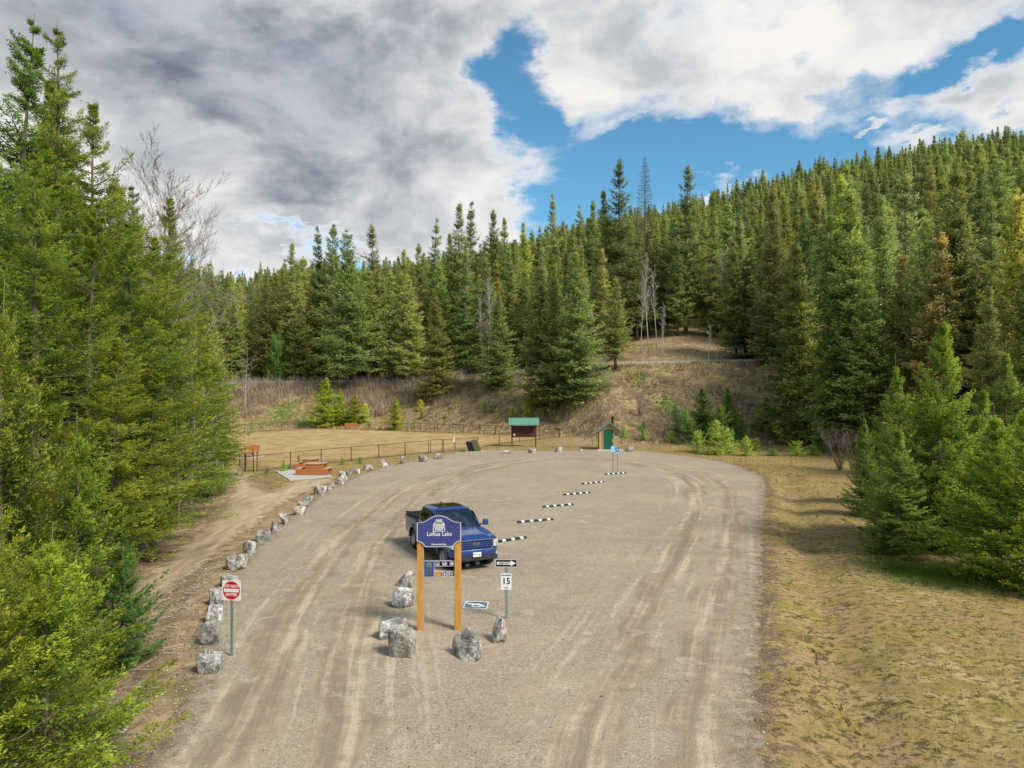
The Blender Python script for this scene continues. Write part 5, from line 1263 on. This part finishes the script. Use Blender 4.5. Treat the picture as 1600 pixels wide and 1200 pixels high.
SP += [(1072, 636, 676, 'p0', 22, 'slim green sapling right behind the dark blue-green one', (1.0, 1.3, .9)),
 (1124, 628, 690, 'p0', 34, 'dark full sapling just past the tallest of the cluster', (.8, 1.1, .8)), (1148, 634, 684, 'p0', 28, 'dim pointed sapling at the rear of the cluster', (.9, 1.2, .9)),
 (1090, 672, 706, 'p1', 30, 'low grey-green sapling in front of the tallest of the cluster', (1.2, 1.5, 1.1)), (1180, 684, 706, 'p1', 20, 'small low sapling past the bright last one', (1.1, 1.4, .9)),
 (1135, 600, 668, 'y1', 30, 'tall shaded sapling high on the slope behind the cluster', (.8, .95, .85))]
for (px, top, base, key, w, lab, ti) in SP:
    x, y = gp(px, base); tree_at(px, top, y, key, w * (1.45 if 1035 < px < 1300 else 1.15), lab, ti, 'fir_sapling', 'fir saplings around the clearing', 'sapling')

# fill of individual conifers just behind the road and between the named ones
SKX = [300, 350, 400, 450, 500, 560, 600, 650, 700, 760, 800, 850, 900, 950, 1000, 1050, 1100, 1150, 1200, 1250, 1300, 1350, 1400, 1450, 1500, 1550, 1600, 1900]
SKY = [425, 425, 418, 398, 388, 402, 400, 395, 375, 360, 368, 355, 345, 330, 335, 325, 312, 297, 277, 264, 254, 250, 240, 224, 216, 208, 200, 190]
def cap(x, y, z, m=12): return CH + (HOR - np.interp(800 + F * x / y, SKX, SKY) - m) * y / F - z
rt = np.random.default_rng(5); cnt = 0; taken = []
def fill(x, y, label, group, hmin=17, hmax=30, keys=('m0', 'm1', 'm2', 'm4', 'm5'), tints=None, skip=.0):
    global cnt
    z = tz1(x, y); H = min(rt.uniform(hmin, hmax), cap(x, y, z, rt.uniform(4, 40)))
    if H < 9: return
    g = rt.uniform(.72, 1.15); yl = rt.uniform(.85, 1.25)
    put_tree(keys[int(rt.integers(len(keys)))], x, y, H, rt.uniform(.85, 1.2), None, (g * yl, g, g * rt.uniform(.75, 1.1)), 'fir_tree', label, 'tree', group, z); cnt += 1
def yroad(x): return float(np.interp(x, RX, RY))
for row, (off, stp) in enumerate([(11, 5.2), (18, 5.6), (26, 6.0), (35, 6.6)]):
    x = -72.0
    while x < 92:
        xx = x + rt.uniform(-1.6, 1.6); y = yroad(xx) + off + rt.uniform(-2.5, 2.5); u = 800 + F * xx / y
        x += stp
        if u < 330 or u > 1500: continue
        if row < 2 and (1000 < u < 1150): continue
        if row < 1 and (930 < u < 1000): continue
        fill(xx, y, ('conifer crowded behind the far side of the road' if row < 2 else 'conifer in the dense rows behind the first ones past the road'), 'conifers crowded behind the road, front rows' if row < 2 else 'conifers crowded behind the road, back rows')
for (x0, x1, y0, y1, n) in [(38, 66, 84, 108, 22), (30, 48, 62, 84, 14)]:
    for _ in range(n):
        x = rt.uniform(x0, x1); y = rt.uniform(y0, y1)
        if 800 + F * x / y < 1215 or 800 + F * x / y > 1760: continue
        fill(x, y, 'conifer packed between its neighbours on the slope beyond the ditch', 'conifers packed on the slope beyond the ditch', 15, 27)
print('fill trees', cnt)

# the far-off wood: one object, points that carry copies of the crowns built above
def build_forest():
    pts = []; sp = 6.3
    for y in np.arange(120, 480, sp):
        s_ = sp * (1 + max(0, y - 300) / 900)
        for x in np.arange(-y * .95, y * 1.0, s_):
            xx = x + rt.uniform(-.42, .42) * s_; yy = y + rt.uniform(-.42, .42) * sp
            yt = yroad(np.clip(xx, -109, 118)); u = 800 + F * xx / yy
            inner = yt + (39 if -72 < xx < 92 and 330 <= u <= 1500 else 9)
            if yy < inner: continue
            pts.append((xx, yy))
    for y in np.arange(40, 135, 5.5):
        for x in np.arange(-110, -18, 5.5):
            xx = x + rt.uniform(-2.2, 2.2); yy = y + rt.uniform(-2.2, 2.2)
            if xx / yy < (-.62 if yy < 60 else -.47 - (0.0)) and yy < yroad(xx) - 3: pts.append((xx, yy))
    for y in np.arange(30, 112, 5.5):
        for x in np.arange(28, 120, 5.5):
            xx = x + rt.uniform(-2.2, 2.2); yy = y + rt.uniform(-2.2, 2.2)
            if xx / yy > .74 and xx > 30 and yy < yroad(xx) - 2: pts.append((xx, yy))
    P = np.array(pts); z = tz(P[:, 0], P[:, 1]); n = len(P)
    H = rt.uniform(11, 28, n); c = np.array([cap(a, b, d, 0) for a, b, d in zip(P[:, 0], P[:, 1], z)])
    far = P[:, 1] > 340; c = np.where(far, c + rt.uniform(-5, 6, n), c - rt.uniform(0, 6, n)); c = np.where((P[:, 0] / P[:, 1] < -.42), 99, c)
    H = np.minimum(H, c); k = H > 6; P, z, H = P[k], z[k], H[k]; n = len(P)
    me = bpy.data.meshes.new('forest'); me.vertices.add(n); me.vertices.foreach_set('co', np.column_stack([P, z - .2]).astype(np.float32).ravel())
    s = H / 25; w = s * rt.uniform(.8, 1.4, n)
    me.attributes.new('scl', 'FLOAT_VECTOR', 'POINT').data.foreach_set('vector', np.column_stack([w, w, s]).astype(np.float32).ravel())
    me.attributes.new('ang', 'FLOAT_VECTOR', 'POINT').data.foreach_set('vector', np.column_stack([rt.normal(0, .02, n), rt.normal(0, .02, n), rt.uniform(0, 6.28, n)]).astype(np.float32).ravel())
    me.attributes.new('kind_index', 'INT', 'POINT').data.foreach_set('value', rt.integers(0, 5, n).astype(np.int32))
    o = link('forest', me); tag(o, 'dense dark green conifer wood covering the hillside up to the ridge', 'forest', kind='stuff'); o.color = (.96, .96, .94, 1)
    g = bpy.data.node_groups.new('scatter_trees', 'GeometryNodeTree'); g.interface.new_socket('Geometry', in_out='INPUT', socket_type='NodeSocketGeometry'); g.interface.new_socket('Geometry', in_out='OUTPUT', socket_type='NodeSocketGeometry')
    N = g.nodes; gi = N.new('NodeGroupInput'); go = N.new('NodeGroupOutput'); J = N.new('GeometryNodeJoinGeometry')
    keys = ['m0', 'm1', 'm4', 'm5', 'm2']
    for kx in reversed(keys):
        jj = N.new('GeometryNodeJoinGeometry'); gti = N.new('GeometryNodeGeometryToInstance')
        for ob in FIRST[kx]:
            oi = N.new('GeometryNodeObjectInfo'); oi.transform_space = 'ORIGINAL'; oi.inputs['Object'].default_value = ob; g.links.new(oi.outputs['Geometry'], jj.inputs[0])
        g.links.new(jj.outputs[0], gti.inputs[0]); g.links.new(gti.outputs[0], J.inputs[0])
    ip = N.new('GeometryNodeInstanceOnPoints'); ip.inputs['Pick Instance'].default_value = True
    def attr(nm, ty): a = N.new('GeometryNodeInputNamedAttribute'); a.data_type = ty; a.inputs['Name'].default_value = nm; return a.outputs[0]
    e2r = N.new('FunctionNodeEulerToRotation'); g.links.new(attr('ang', 'FLOAT_VECTOR'), e2r.inputs[0])
    g.links.new(gi.outputs[0], ip.inputs['Points']); g.links.new(J.outputs[0], ip.inputs['Instance']); g.links.new(attr('kind_index', 'INT'), ip.inputs['Instance Index'])
    g.links.new(e2r.outputs[0], ip.inputs['Rotation']); g.links.new(attr('scl', 'FLOAT_VECTOR'), ip.inputs['Scale']); g.links.new(ip.outputs[0], go.inputs[0])
    md = o.modifiers.new('scatter', 'NODES'); md.node_group = g; print('forest points', n)
build_forest()

# leafless trees
def bare(seed, H, R, r0=.13, up=.35, levels=4, first=.3, nb=14, droop=0.0, thin=1.0):
    rr = random.Random(seed); trunk = MB(); br = MB()
    def grow(p, d, Ln, r, lv):
        n = 5 if lv < 2 else 3; pts = [p]; rad = [r]
        for i in range(n):
            d = (d + Vector((rr.gauss(0, .07), rr.gauss(0, .07), rr.gauss(0, .05) + up * .10 * (lv > 0)))).normalized(); p = p + d * Ln / n; pts.append(p); rad.append(max(r * (1 - .8 * (i + 1) / n), .006 * thin))
        br.tube(pts, rad, 4 if lv < 2 else 3, False)
        if lv >= levels: return
        for k in range(rr.randint(4, 6) if lv < levels - 1 else rr.randint(5, 7)):
            i = rr.randint(1, n); q = pts[i]; dd = (pts[i] - pts[i - 1]).normalized()
            a = Vector((rr.gauss(0, 1), rr.gauss(0, 1), rr.gauss(0, .6))).normalized(); nd = (dd * .85 + a * .5).normalized()
            grow(q, nd, Ln * rr.uniform(.32, .55), rad[i] * .6 + .002, lv + 1)
    P = [Vector((.02 * H * math.sin(k * 4 + seed), .02 * H * math.cos(k * 3 + seed), H * k)) * 1.0 for k in [i / 12 for i in range(13)]]
    trunk.tube([p - Vector((0, 0, .3)) if i == 0 else p for i, p in enumerate(P)], [max(r0 * (1 - i / 12.) ** .8, .012) for i in range(13)], 8)
    for k in range(nb):
        f = first + (1 - first) * (k + rr.random()) / nb; i = min(11, int(f * 12)); q = P[i].lerp(P[i + 1], f * 12 - i); az = k * 2.4 + rr.gauss(0, .4)
        e = rr.uniform(.35, .8) + up; d = Vector((math.cos(az) * math.cos(e), math.sin(az) * math.cos(e), math.sin(e) - droop))
        grow(q, d.normalized(), R * (1.15 - f * .75) * rr.uniform(.8, 1.2), r0 * (1 - f) * .5 + .012, 1)
    tm = bpy.data.meshes.new('trunk'); tm.from_pydata([tuple(v) for v in trunk.v], [], trunk.f); bm_ = bpy.data.meshes.new('crown'); bm_.from_pydata([tuple(v) for v in br.v], [], br.f)
    H = max(v.co.z for v in bm_.vertices)
    for m_ in (tm, bm_): m_.polygons.foreach_set('use_smooth', [True] * len(m_.polygons))
    return bm_, tm, H, R
BARE = {'b0': bare(3, 22, 8.5, .21, .45, 4, .25, 20, thin=1.4), 'b1': bare(5, 14, 3.0, .11, .5, 3, .3, 20, thin=1.8), 'b2': bare(8, 12, 2.2, .08, .6, 3, .35, 16, thin=1.8), 'b3': bare(9, 10, 2.8, .09, .1, 3, .15, 14, thin=1.0)}
def put_bare(key, px, top, Y, wf, mt, label, name='birch_tree', group=None, lean=(0, 0), cat='tree'):
    x, z, H = htop(px, top, Y); c, t, H0, R0 = BARE[key]; k = H / H0
    root = empty(name, (x, Y, z - .05), random.uniform(0, 6), label, cat, group); root.scale = (k * wf, k * wf, k); root.rotation_euler.x = lean[0]; root.rotation_euler.y = lean[1]
    for nm, me in (('crown', c), ('trunk', t)):
        me2 = me.copy(); me2.materials.clear(); me2.materials.append(M[mt]); o = bpy.data.objects.new(nm, me2); COL.objects.link(o); o.parent = root
for a in [('b0', 262, 190, 48, 1.0, 'grey_birch', 'tall leafless birch with wide fan of branches against the clouds'),
          ('b0', 222, 262, 50, .6, 'grey_birch', 'leafless birch half hidden beside the tall wide one'),
          ('b0', 296, 330, 58, .7, 'grey_birch', 'smaller leafless tree with pale branches over the forest edge'),
          ('b3', 300, 545, 40, .8, 'birch', 'white bleached dead birch inside the forest edge'),
          ('b3', 277, 600, 33, .7, 'birch', 'thin white stem among the near firs over the path bend'),
          ('b1', 1012, 392, 126, .85, 'birch', 'tallest white birch of the clump above the road'),
          ('b2', 1024, 410, 127, .9, 'birch', 'white birch on the outer side of the clump above the road'),
          ('b2', 1003, 430, 125, .9, 'birch', 'lowest white birch in the clump above the road'),
          ('b1', 1117, 385, 140, .8, 'birch', 'pale bare birch, slimmer of the twins by the open slope'),
          ('b1', 1127, 388, 138, .9, 'birch', 'pale bare birch, fuller of the twins by the open slope'),
          ('b2', 1037, 470, 121, 1.1, 'birch', 'short leafless tree right of the birch clump'),
          ('b1', 762, 430, 120, .9, 'birch', 'grey leafless tree in front of the dark conifers'),
          ('b2', 752, 450, 121, .9, 'birch', 'thin leafless companion of the grey leafless tree'),
          ('b2', 1108, 500, 104, 1.0, 'birch', 'small leafless tree standing by the road edge'),
          ('b3', 385, 540, 126, 1.0, 'birch', 'dead white tree with broken arms over the brown brush')]:
    put_bare(*a, group='leafless birches' )
# dead conifer spire
def dead_spire():
    x, z, H = htop(1008, 243, 150); b = MB(); rr = random.Random(4)
    root = empty('dead_fir', (x, 150, z), 0, 'reddish dead conifer with bare twigs, almost as tall as the giant spire', 'tree')
    t = MB(); t.tube([(0, 0, -.3), (0, .1, H * .5), (.1, 0, H)], [.24, .15, .02], 8); t.build('trunk', M['snag'], root, True)
    for k in range(320):
        f = (k + rr.random()) / 320; zz = H * (.33 + .66 * f); az = k * 2.4; Lr = 3.6 * (1 - f) ** .75 * rr.uniform(.7, 1.1) + .25
        d = Vector((math.cos(az), math.sin(az), rr.uniform(-.1, .35)))
        p = Vector((0, 0, zz)); b.tube([p, p + d * Lr * .5, p + d * Lr + Vector((0, 0, .15 * Lr))], [.035, .028, .018], 3, False)
        for j in range(4):
            q = p + d * Lr * rr.uniform(.3, .9); e = (d + Vector((rr.gauss(0, .6), rr.gauss(0, .6), rr.gauss(0, .3)))).normalized(); b.tube([q, q + e * Lr * .28], [.022, .012], 3, False)
    b.build('crown', M['snag'], root)
dead_spire()
# poles and snags on the far bank
pz = gz(447, 592); r_ = empty('utility_pole', pz, 0, 'grey wooden pole standing beside the road over the brown brush', 'pole')
b = MB(); b.tube([(0, 0, -.3), (0, 0, 8.6)], [.14, .10], 10); b.build('pole', M['snag'], r_, True); b = MB(); b.box((0, -.02, 8.1), (1.5, .1, .1), .01); b.build('crossarm', M['snag'], r_)
pz = gz(436, 592); b = MB(); b.tube([(0, 0, -.3), (.1, 0, 3), (.05, 0, 6.0)], [.09, .06, .02], 7)
for k in range(9): zz = 1.5 + k * .45; a = k * 2.2; b.tube([(.06, 0, zz), (.06 + .6 * math.cos(a), .6 * math.sin(a), zz + .2)], [.02, .008], 3)
o = b.build('dead_snag', M['birch']); o.location = pz; tag(o, 'thin bare dead stem beside the utility pole', 'dead tree')
# ---------------------------------------------------------------- ground cover
def blades(name, P, h, w, per, m, label, cat, spread=.06, lean=.6, seed=1, z0=0.0):
    """many thin curved blades: P (n,2) tuft feet, h height array"""
    r = np.random.default_rng(seed); n = len(P); z = tz(P[:, 0], P[:, 1]) + z0
    b = np.repeat(np.column_stack([P, z]), per, 0); hh = np.repeat(h, per) * r.uniform(.5, 1.2, n * per); k = len(b)
    b[:, :2] += r.normal(0, 1, (k, 2)) * np.repeat(np.broadcast_to(spread, n), per)[:, None]; a = r.uniform(0, 2 * PI, k); ln = r.uniform(.1, lean, k)
    d = np.stack([np.cos(a), np.sin(a)], -1); wv = np.stack([-np.sin(a), np.cos(a), np.zeros(k)], -1) * (np.repeat(np.broadcast_to(w, n), per) * r.uniform(.6, 1.3, k))[:, None]
    mid = b.copy(); mid[:, :2] += d * (ln * hh * .35)[:, None]; mid[:, 2] += hh * .6
    tp = b.copy(); tp[:, :2] += d * (ln * hh)[:, None]; tp[:, 2] += hh * (1 - .35 * ln)
    V = np.stack([b - wv, b + wv, mid + wv * .7, mid - wv * .7, tp], 1).reshape(-1, 3); i = np.arange(k)[:, None] * 5
    Fq = np.concatenate([i + np.array([0, 1, 2]), i + np.array([0, 2, 3]), i + np.array([3, 2, 4])], 0)
    me = rawmesh(name, V, Fq); me.attributes.new('shade', 'FLOAT', 'POINT').data.foreach_set('value', np.repeat(r.random(k), 5).astype(np.float32))
    return tag(link(name, me, m), label, cat, kind='stuff')
def m_blade(name, stops, sc=.6):
    m, t = mat(name); g = t.n('ShaderNodeNewGeometry').outputs['Position']; a = t.n('ShaderNodeAttribute', _attribute_name='shade').outputs['Fac']
    f = t.math('ADD', t.math('MULTIPLY', a, .5), t.mr(t.noise(g, sc, 4), .3, .7, 0, .5)); c = t.ramp(f, stops)
    d = t.n('ShaderNodeBsdfDiffuse'); t.l(c, d.inputs[0]); tr = t.n('ShaderNodeBsdfTranslucent'); t.l(c, tr.inputs[0]); mx = t.n('ShaderNodeMixShader', Fac=.3); t.l(d.outputs[0], mx.inputs[1]); t.l(tr.outputs[0], mx.inputs[2])
    t.l(mx.outputs[0], t.n('ShaderNodeOutputMaterial').inputs[0]); return m
M['straw'] = m_blade('straw_blades', [(.1, L(136, 114, 80)), (.5, L(192, 170, 126)), (.9, L(220, 204, 162))])
M['moss'] = m_blade('turf_blades', [(.1, L(96, 92, 44)), (.45, L(150, 138, 70)), (.8, L(200, 178, 116))], 1.2)
M['green'] = m_blade('green_blades', [(.1, L(60, 86, 28)), (.9, L(122, 150, 60))])
M['brush'] = m_blade('brush_twigs', [(.1, L(128, 110, 98)), (.5, L(168, 150, 134)), (.9, L(208, 192, 174))], .12)
rs = np.random.default_rng(77)
def scat(n, x0, x1, y0, y1, keep): 
    P = np.column_stack([rs.uniform(x0, x1, n), rs.uniform(y0, y1, n)]); return P[keep(P[:, 0], P[:, 1])]
def nfield(P, s, k=0): return np.array([mnoise.noise(Vector((a * s, b * s, k))) for a, b in P])
out_lot = lambda x, y: ~pip(x, y, LOT)
# turf beside the lot
P = scat(60000, 2, 26, 9, 60, lambda x, y: (x > .352 * np.minimum(y, 52)) & (x < 4 + .75 * y) & out_lot(x, y) & (rs.random(len(x)) < np.clip(14 / y, .08, 1)))
P = P[nfield(P, 1.2) > -.25]; blades('grass', P, rs.uniform(.02, .09, len(P)), .0045, 5, M['moss'], 'short dry mossy turf beside the gravel lot', 'grass', .06, 1.2, 2)
P = scat(5000, 2, 44, 52, 84, lambda x, y: out_lot(x, y) & ~pip(x, y, FIELD)); blades('dry_turf', P, rs.uniform(.04, .12, len(P)), .02, 5, M['moss'], 'thin dry grass between the lot and the slope', 'grass', .2, 1.0, 3)
# green tufts
P = []
for (px, py, rx, ry, n) in ((1420, 893, 1.5, 1.0, 900), (1480, 905, 1.8, .8, 600), (1560, 915, 1.5, .8, 400)):
    cx, cy = gp(px, py); P.append(np.column_stack([cx + rs.normal(0, rx * .5, n), cy + rs.normal(0, ry, n)]))
for (px, py, rx, ry, n) in ((1045, 638, 3, 2.5, 200), (1000, 598, 3, 1.5, 120)):
    cx, cy = gp(px, py); P.append(np.column_stack([cx + rs.normal(0, rx * .5, n), cy + rs.normal(0, ry, n)]))
P = np.vstack(P); blades('green_grass', P, np.where(P[:, 1] > 60, .16, .08) * rs.uniform(.6, 1.2, len(P)), np.where(P[:, 1] > 60, .03, .006), 7, M['green'], 'patches of fresh green grass', 'grass', .08, .8, 4)
# straw on the bank
yb_ = lambda x: np.interp(x, XB, YB)
P = scat(26000, -46, 52, 80, 142, lambda x, y: (y > yb_(x) - 2) & (y < np.interp(x, RX, RY) + 1) & ~pip(x, y, FIELD))
P = P[nfield(P, .25) > -.32]; blades('bank_grass', P, rs.uniform(.15, .55, len(P)), .028, 5, M['straw'], 'matted straw-coloured grass over the bank', 'grass', .3, 1.6, 5)
# brush
def brush(P, H, seed, name, label, per=26):
    r = np.random.default_rng(seed); blades(name, P, H, .018, per, M['brush'], label, 'brush', .6, 1.25, seed)
P1 = scat(1500, -62, -9, 116, 138, lambda x, y: (y > yb_(x) + 8 + 4 * np.sin(x * .3)) & (y < np.interp(x, RX, RY)) & (x / y > -.45))
P2 = scat(1500, 2, 48, 84, 110, lambda x, y: (nfield(np.column_stack([x, y]), .22, 3) > .02) & (y > yb_(x) + 3) & (y < np.interp(x, RX, RY) - 6) & (rs.random(len(x)) < .6))
P3 = scat(700, -60, 62, 112, 150, lambda x, y: (y > np.interp(x, RX, RY) + 7.5) & (y < np.interp(x, RX, RY) + 14))
P4 = scat(260, -12, 10, 100, 126, lambda x, y: (y > yb_(x) + 12) & (y < np.interp(x, RX, RY) - 1))
P5 = scat(420, -24, -7, 16, 60, lambda x, y: (x < np.interp(y, [14, 23, 30, 40, 52], [-9.5, -13.2, -15.8, -17.6, -22.2])) & (x > np.interp(y, [14, 23, 30, 40, 52], [-15, -20, -22, -25, -27])))
brush(np.vstack([P1, P2, P3, P4]), np.concatenate([rs.uniform(.7, 2.2, len(P1)), rs.uniform(.4, 1.3, len(P2)), rs.uniform(.8, 2.2, len(P3)), rs.uniform(.5, 1.4, len(P4))]), 8, 'brush', 'leafless greyish brown brush across the bank and road verge')
brush(P5, rs.uniform(.4, 1.5, len(P5)), 9, 'undergrowth', 'bare twiggy undergrowth below the forest edge', 14)
M['weed'] = m_blade('olive_weeds', [(.1, L(72, 74, 46)), (.5, L(112, 108, 66)), (.9, L(150, 134, 92))], .5)
P = scat(2600, -40, 48, 82, 138, lambda x, y: (y > yb_(x) + 1) & (y < np.interp(x, RX, RY) - 1) & ~pip(x, y, FIELD) & (nfield(np.column_stack([x, y]), .16, 9) > -.05))
blades('weeds', P, rs.uniform(.2, .7, len(P)), .03, 12, M['weed'], 'low olive and brown weeds scattered over the bank', 'weeds', .35, 1.4, 12)
P = scat(1500, 2, 26, 9, 60, lambda x, y: (x > .352 * np.minimum(y, 52) + .2) & (x < 4 + .75 * y) & out_lot(x, y) & (nfield(np.column_stack([x, y]), .5, 6) > -.1))
blades('dead_stalks', P, rs.uniform(.08, .28, len(P)), .004, 5, M['straw'], 'dead pale stalks standing in the turf', 'grass', .05, .9, 13)
# leafless shrubs one can tell apart
for i, (px, py, hp, lab) in enumerate([(1312, 735, 62, 'pale leafless shrub with many fine stems beside the young firs'), (1335, 742, 70, 'taller pale leafless shrub touching the skinny dark sapling'), (1296, 712, 50, 'greyish leafless shrub behind the pale pair'),
        (1000, 650, 42, 'thin brown shrub on the slope above the outhouse'), (1238, 665, 70, 'arching bare stem shrub under the drooping dark conifer'), (735, 608, 40, 'brown leafless shrub behind the light green bank fir'), (812, 610, 34, 'brown leafless shrub between the bank firs')]):
    x, y = gp(px, py); H = hp * y / F; rr = random.Random(i); b = MB()
    for k in range(34):
        a = rr.uniform(0, 6.28); l = rr.uniform(.15, .5); p = Vector((rr.gauss(0, .12), rr.gauss(0, .12), -.05)); q = p + Vector((math.cos(a) * l * H * .5, math.sin(a) * l * H * .5, H * rr.uniform(.45, .7))); e = q + Vector((math.cos(a) * l * H * .5, math.sin(a) * l * H * .5, H * rr.uniform(.2, .42)))
        b.tube([p, q, e], [.018, .012, .004], 3, False)
        for j in range(4): s = q.lerp(e, rr.random()); b.tube([s, s + Vector((rr.gauss(0, .12) * H, rr.gauss(0, .12) * H, rr.uniform(.05, .18) * H))], [.008, .003], 3, False)
    o = b.build('leafless_shrub', M['twig']); o.location = (x, y, tz1(x, y)); tag(o, lab, 'shrub', 'leafless shrubs')
# loose stones
def pebbles(name, P, s, m, label, seed=3):
    r = np.random.default_rng(seed); n = len(P); base = np.array([(1, 0, 0), (0, 1, 0), (-1, 0, 0), (0, -1, 0), (.1, .1, .8)]) ; z = tz(P[:, 0], P[:, 1])
    a = r.uniform(0, 6.28, n); c, s_ = np.cos(a), np.sin(a); sc = s[:, None] * r.uniform(.6, 1.2, (n, 3)); V = base[None] * sc[:, None, :] + r.normal(0, .18, (n, 5, 3)) * s[:, None, None]
    X = V[..., 0] * c[:, None] - V[..., 1] * s_[:, None]; Y = V[..., 0] * s_[:, None] + V[..., 1] * c[:, None]
    V = np.stack([X + P[:, 0:1], Y + P[:, 1:2], np.maximum(V[..., 2], -.01) + z[:, None] + .012], -1).reshape(-1, 3); i = np.arange(n)[:, None] * 5
    Fq = np.concatenate([i + np.array(q) for q in ((0, 1, 4), (1, 2, 4), (2, 3, 4), (3, 0, 4))], 0); me = rawmesh(name, V, Fq); me.attributes.new('shade', 'FLOAT', 'POINT').data.foreach_set('value', np.repeat(r.random(n), 5).astype(np.float32))
    return tag(link(name, me, m), label, 'gravel', kind='stuff')
M['peb'] = m_blade('loose_stone', [(.1, L(104, 98, 90)), (.5, L(160, 152, 142)), (.95, L(222, 216, 206))], 3)
P = scat(60000, -8, 9, 8, 34, lambda x, y: (~out_lot(x, y) | (pdist(x, y, LOT) < .35 * rs.random(len(x)) ** 2)) & (rs.random(len(x)) < np.clip(13 / y, 0, 1))); U_, _v = lane_uv(P[:, 0], P[:, 1]); P = P[(np.abs(U_) > 1.5) | (rs.random(len(P)) < .25)]
pebbles('gravel_stones', P, rs.uniform(.007, .02, len(P)) * (1 + (rs.random(len(P)) < .03) * .8), M['peb'], 'loose grey gravel strewn over the lot')
P = scat(6500, -13, -5, 9, 26, lambda x, y: (x < np.interp(y, [11, 15.3, 20, 27], [-5.7, -6.6, -8.0, -10])) & (x > np.interp(y, [11, 15.3, 20, 27], [-8.5, -9.6, -11, -12.5])))
pebbles('rubble', P, rs.uniform(.01, .045, len(P)) ** 1.0, M['peb'], 'stony rubble on the verge between boulders and path', 5)
# litter: small sticks on the verge and forest floor
P = scat(2600, -22, -5, 9, 50, lambda x, y: (x < np.interp(y, [9, 15.3, 20, 27, 40, 50], [-5.8, -7.2, -8.6, -10.6, -14, -17])) & ~pip(x, y, PATH))
n = len(P); a = rs.uniform(0, 6.28, n); l = rs.uniform(.05, .35, n); z = tz(P[:, 0], P[:, 1]) + .03; d = np.column_stack([np.cos(a) * l, np.sin(a) * l, rs.uniform(-.05, .15, n) * l]); w = np.column_stack([-np.sin(a), np.cos(a), np.zeros(n)]) * rs.uniform(.004, .012, n)[:, None]; c = np.column_stack([P, z]); u = np.array([0, 0, .012])
V = np.stack([c - d - w, c - d + w, c + d + w, c + d - w, c - d + u, c + d + u], 1).reshape(-1, 3); i = np.arange(n)[:, None] * 6
me = rawmesh('litter', V, np.concatenate([i + np.array(q) for q in ((0, 4, 5, 3), (1, 2, 5, 4))], 0)); me.attributes.new('shade', 'FLOAT', 'POINT').data.foreach_set('value', np.repeat(rs.random(n), 6).astype(np.float32))
tag(link('litter', me, M['brush']), 'dry sticks and litter under the forest edge', 'litter', kind='stuff')
P = scat(16000, 2, 26, 9, 50, lambda x, y: (x > .352 * np.minimum(y, 52) + .1) & (x < 4 + .75 * y) & (rs.random(len(x)) < np.clip(13 / y, .05, 1))); P = P[nfield(P, .9, 4) > .02]
n = len(P); a = rs.uniform(0, 6.28, n); l = rs.uniform(.015, .07, n); z = tz(P[:, 0], P[:, 1]) + .06; d = np.column_stack([np.cos(a) * l, np.sin(a) * l, 0 * l]); w = np.column_stack([-np.sin(a), np.cos(a), np.zeros(n)]) * rs.uniform(.004, .012, n)[:, None]; c = np.column_stack([P, z]); u = np.array([0, 0, .012])
V = np.stack([c - d - w, c - d + w, c + d + w, c + d - w, c - d + u, c + d + u], 1).reshape(-1, 3); i = np.arange(n)[:, None] * 6
M['straw_rut'] = m_blade('dry_mud', [(.1, L(92, 82, 62)), (.9, L(124, 110, 82))], 2)
M['dark'] = m_blade('dark_moss_clots', [(.1, L(56, 52, 34)), (.9, L(104, 92, 58))], 2)
me = rawmesh('turf_debris', V, np.concatenate([i + np.array(q) for q in ((0, 4, 5, 3), (1, 2, 5, 4))], 0)); me.attributes.new('shade', 'FLOAT', 'POINT').data.foreach_set('value', np.repeat(rs.random(n), 6).astype(np.float32))
tag(link('turf_debris', me, M['dark']), 'dark clots of moss and debris strewn over the turf', 'litter', kind='stuff')
o = link('drainage_rut', rawmesh('drainage_rut', V_RUT, Q_RUT), M['straw_rut']); tag(o, kind='structure')
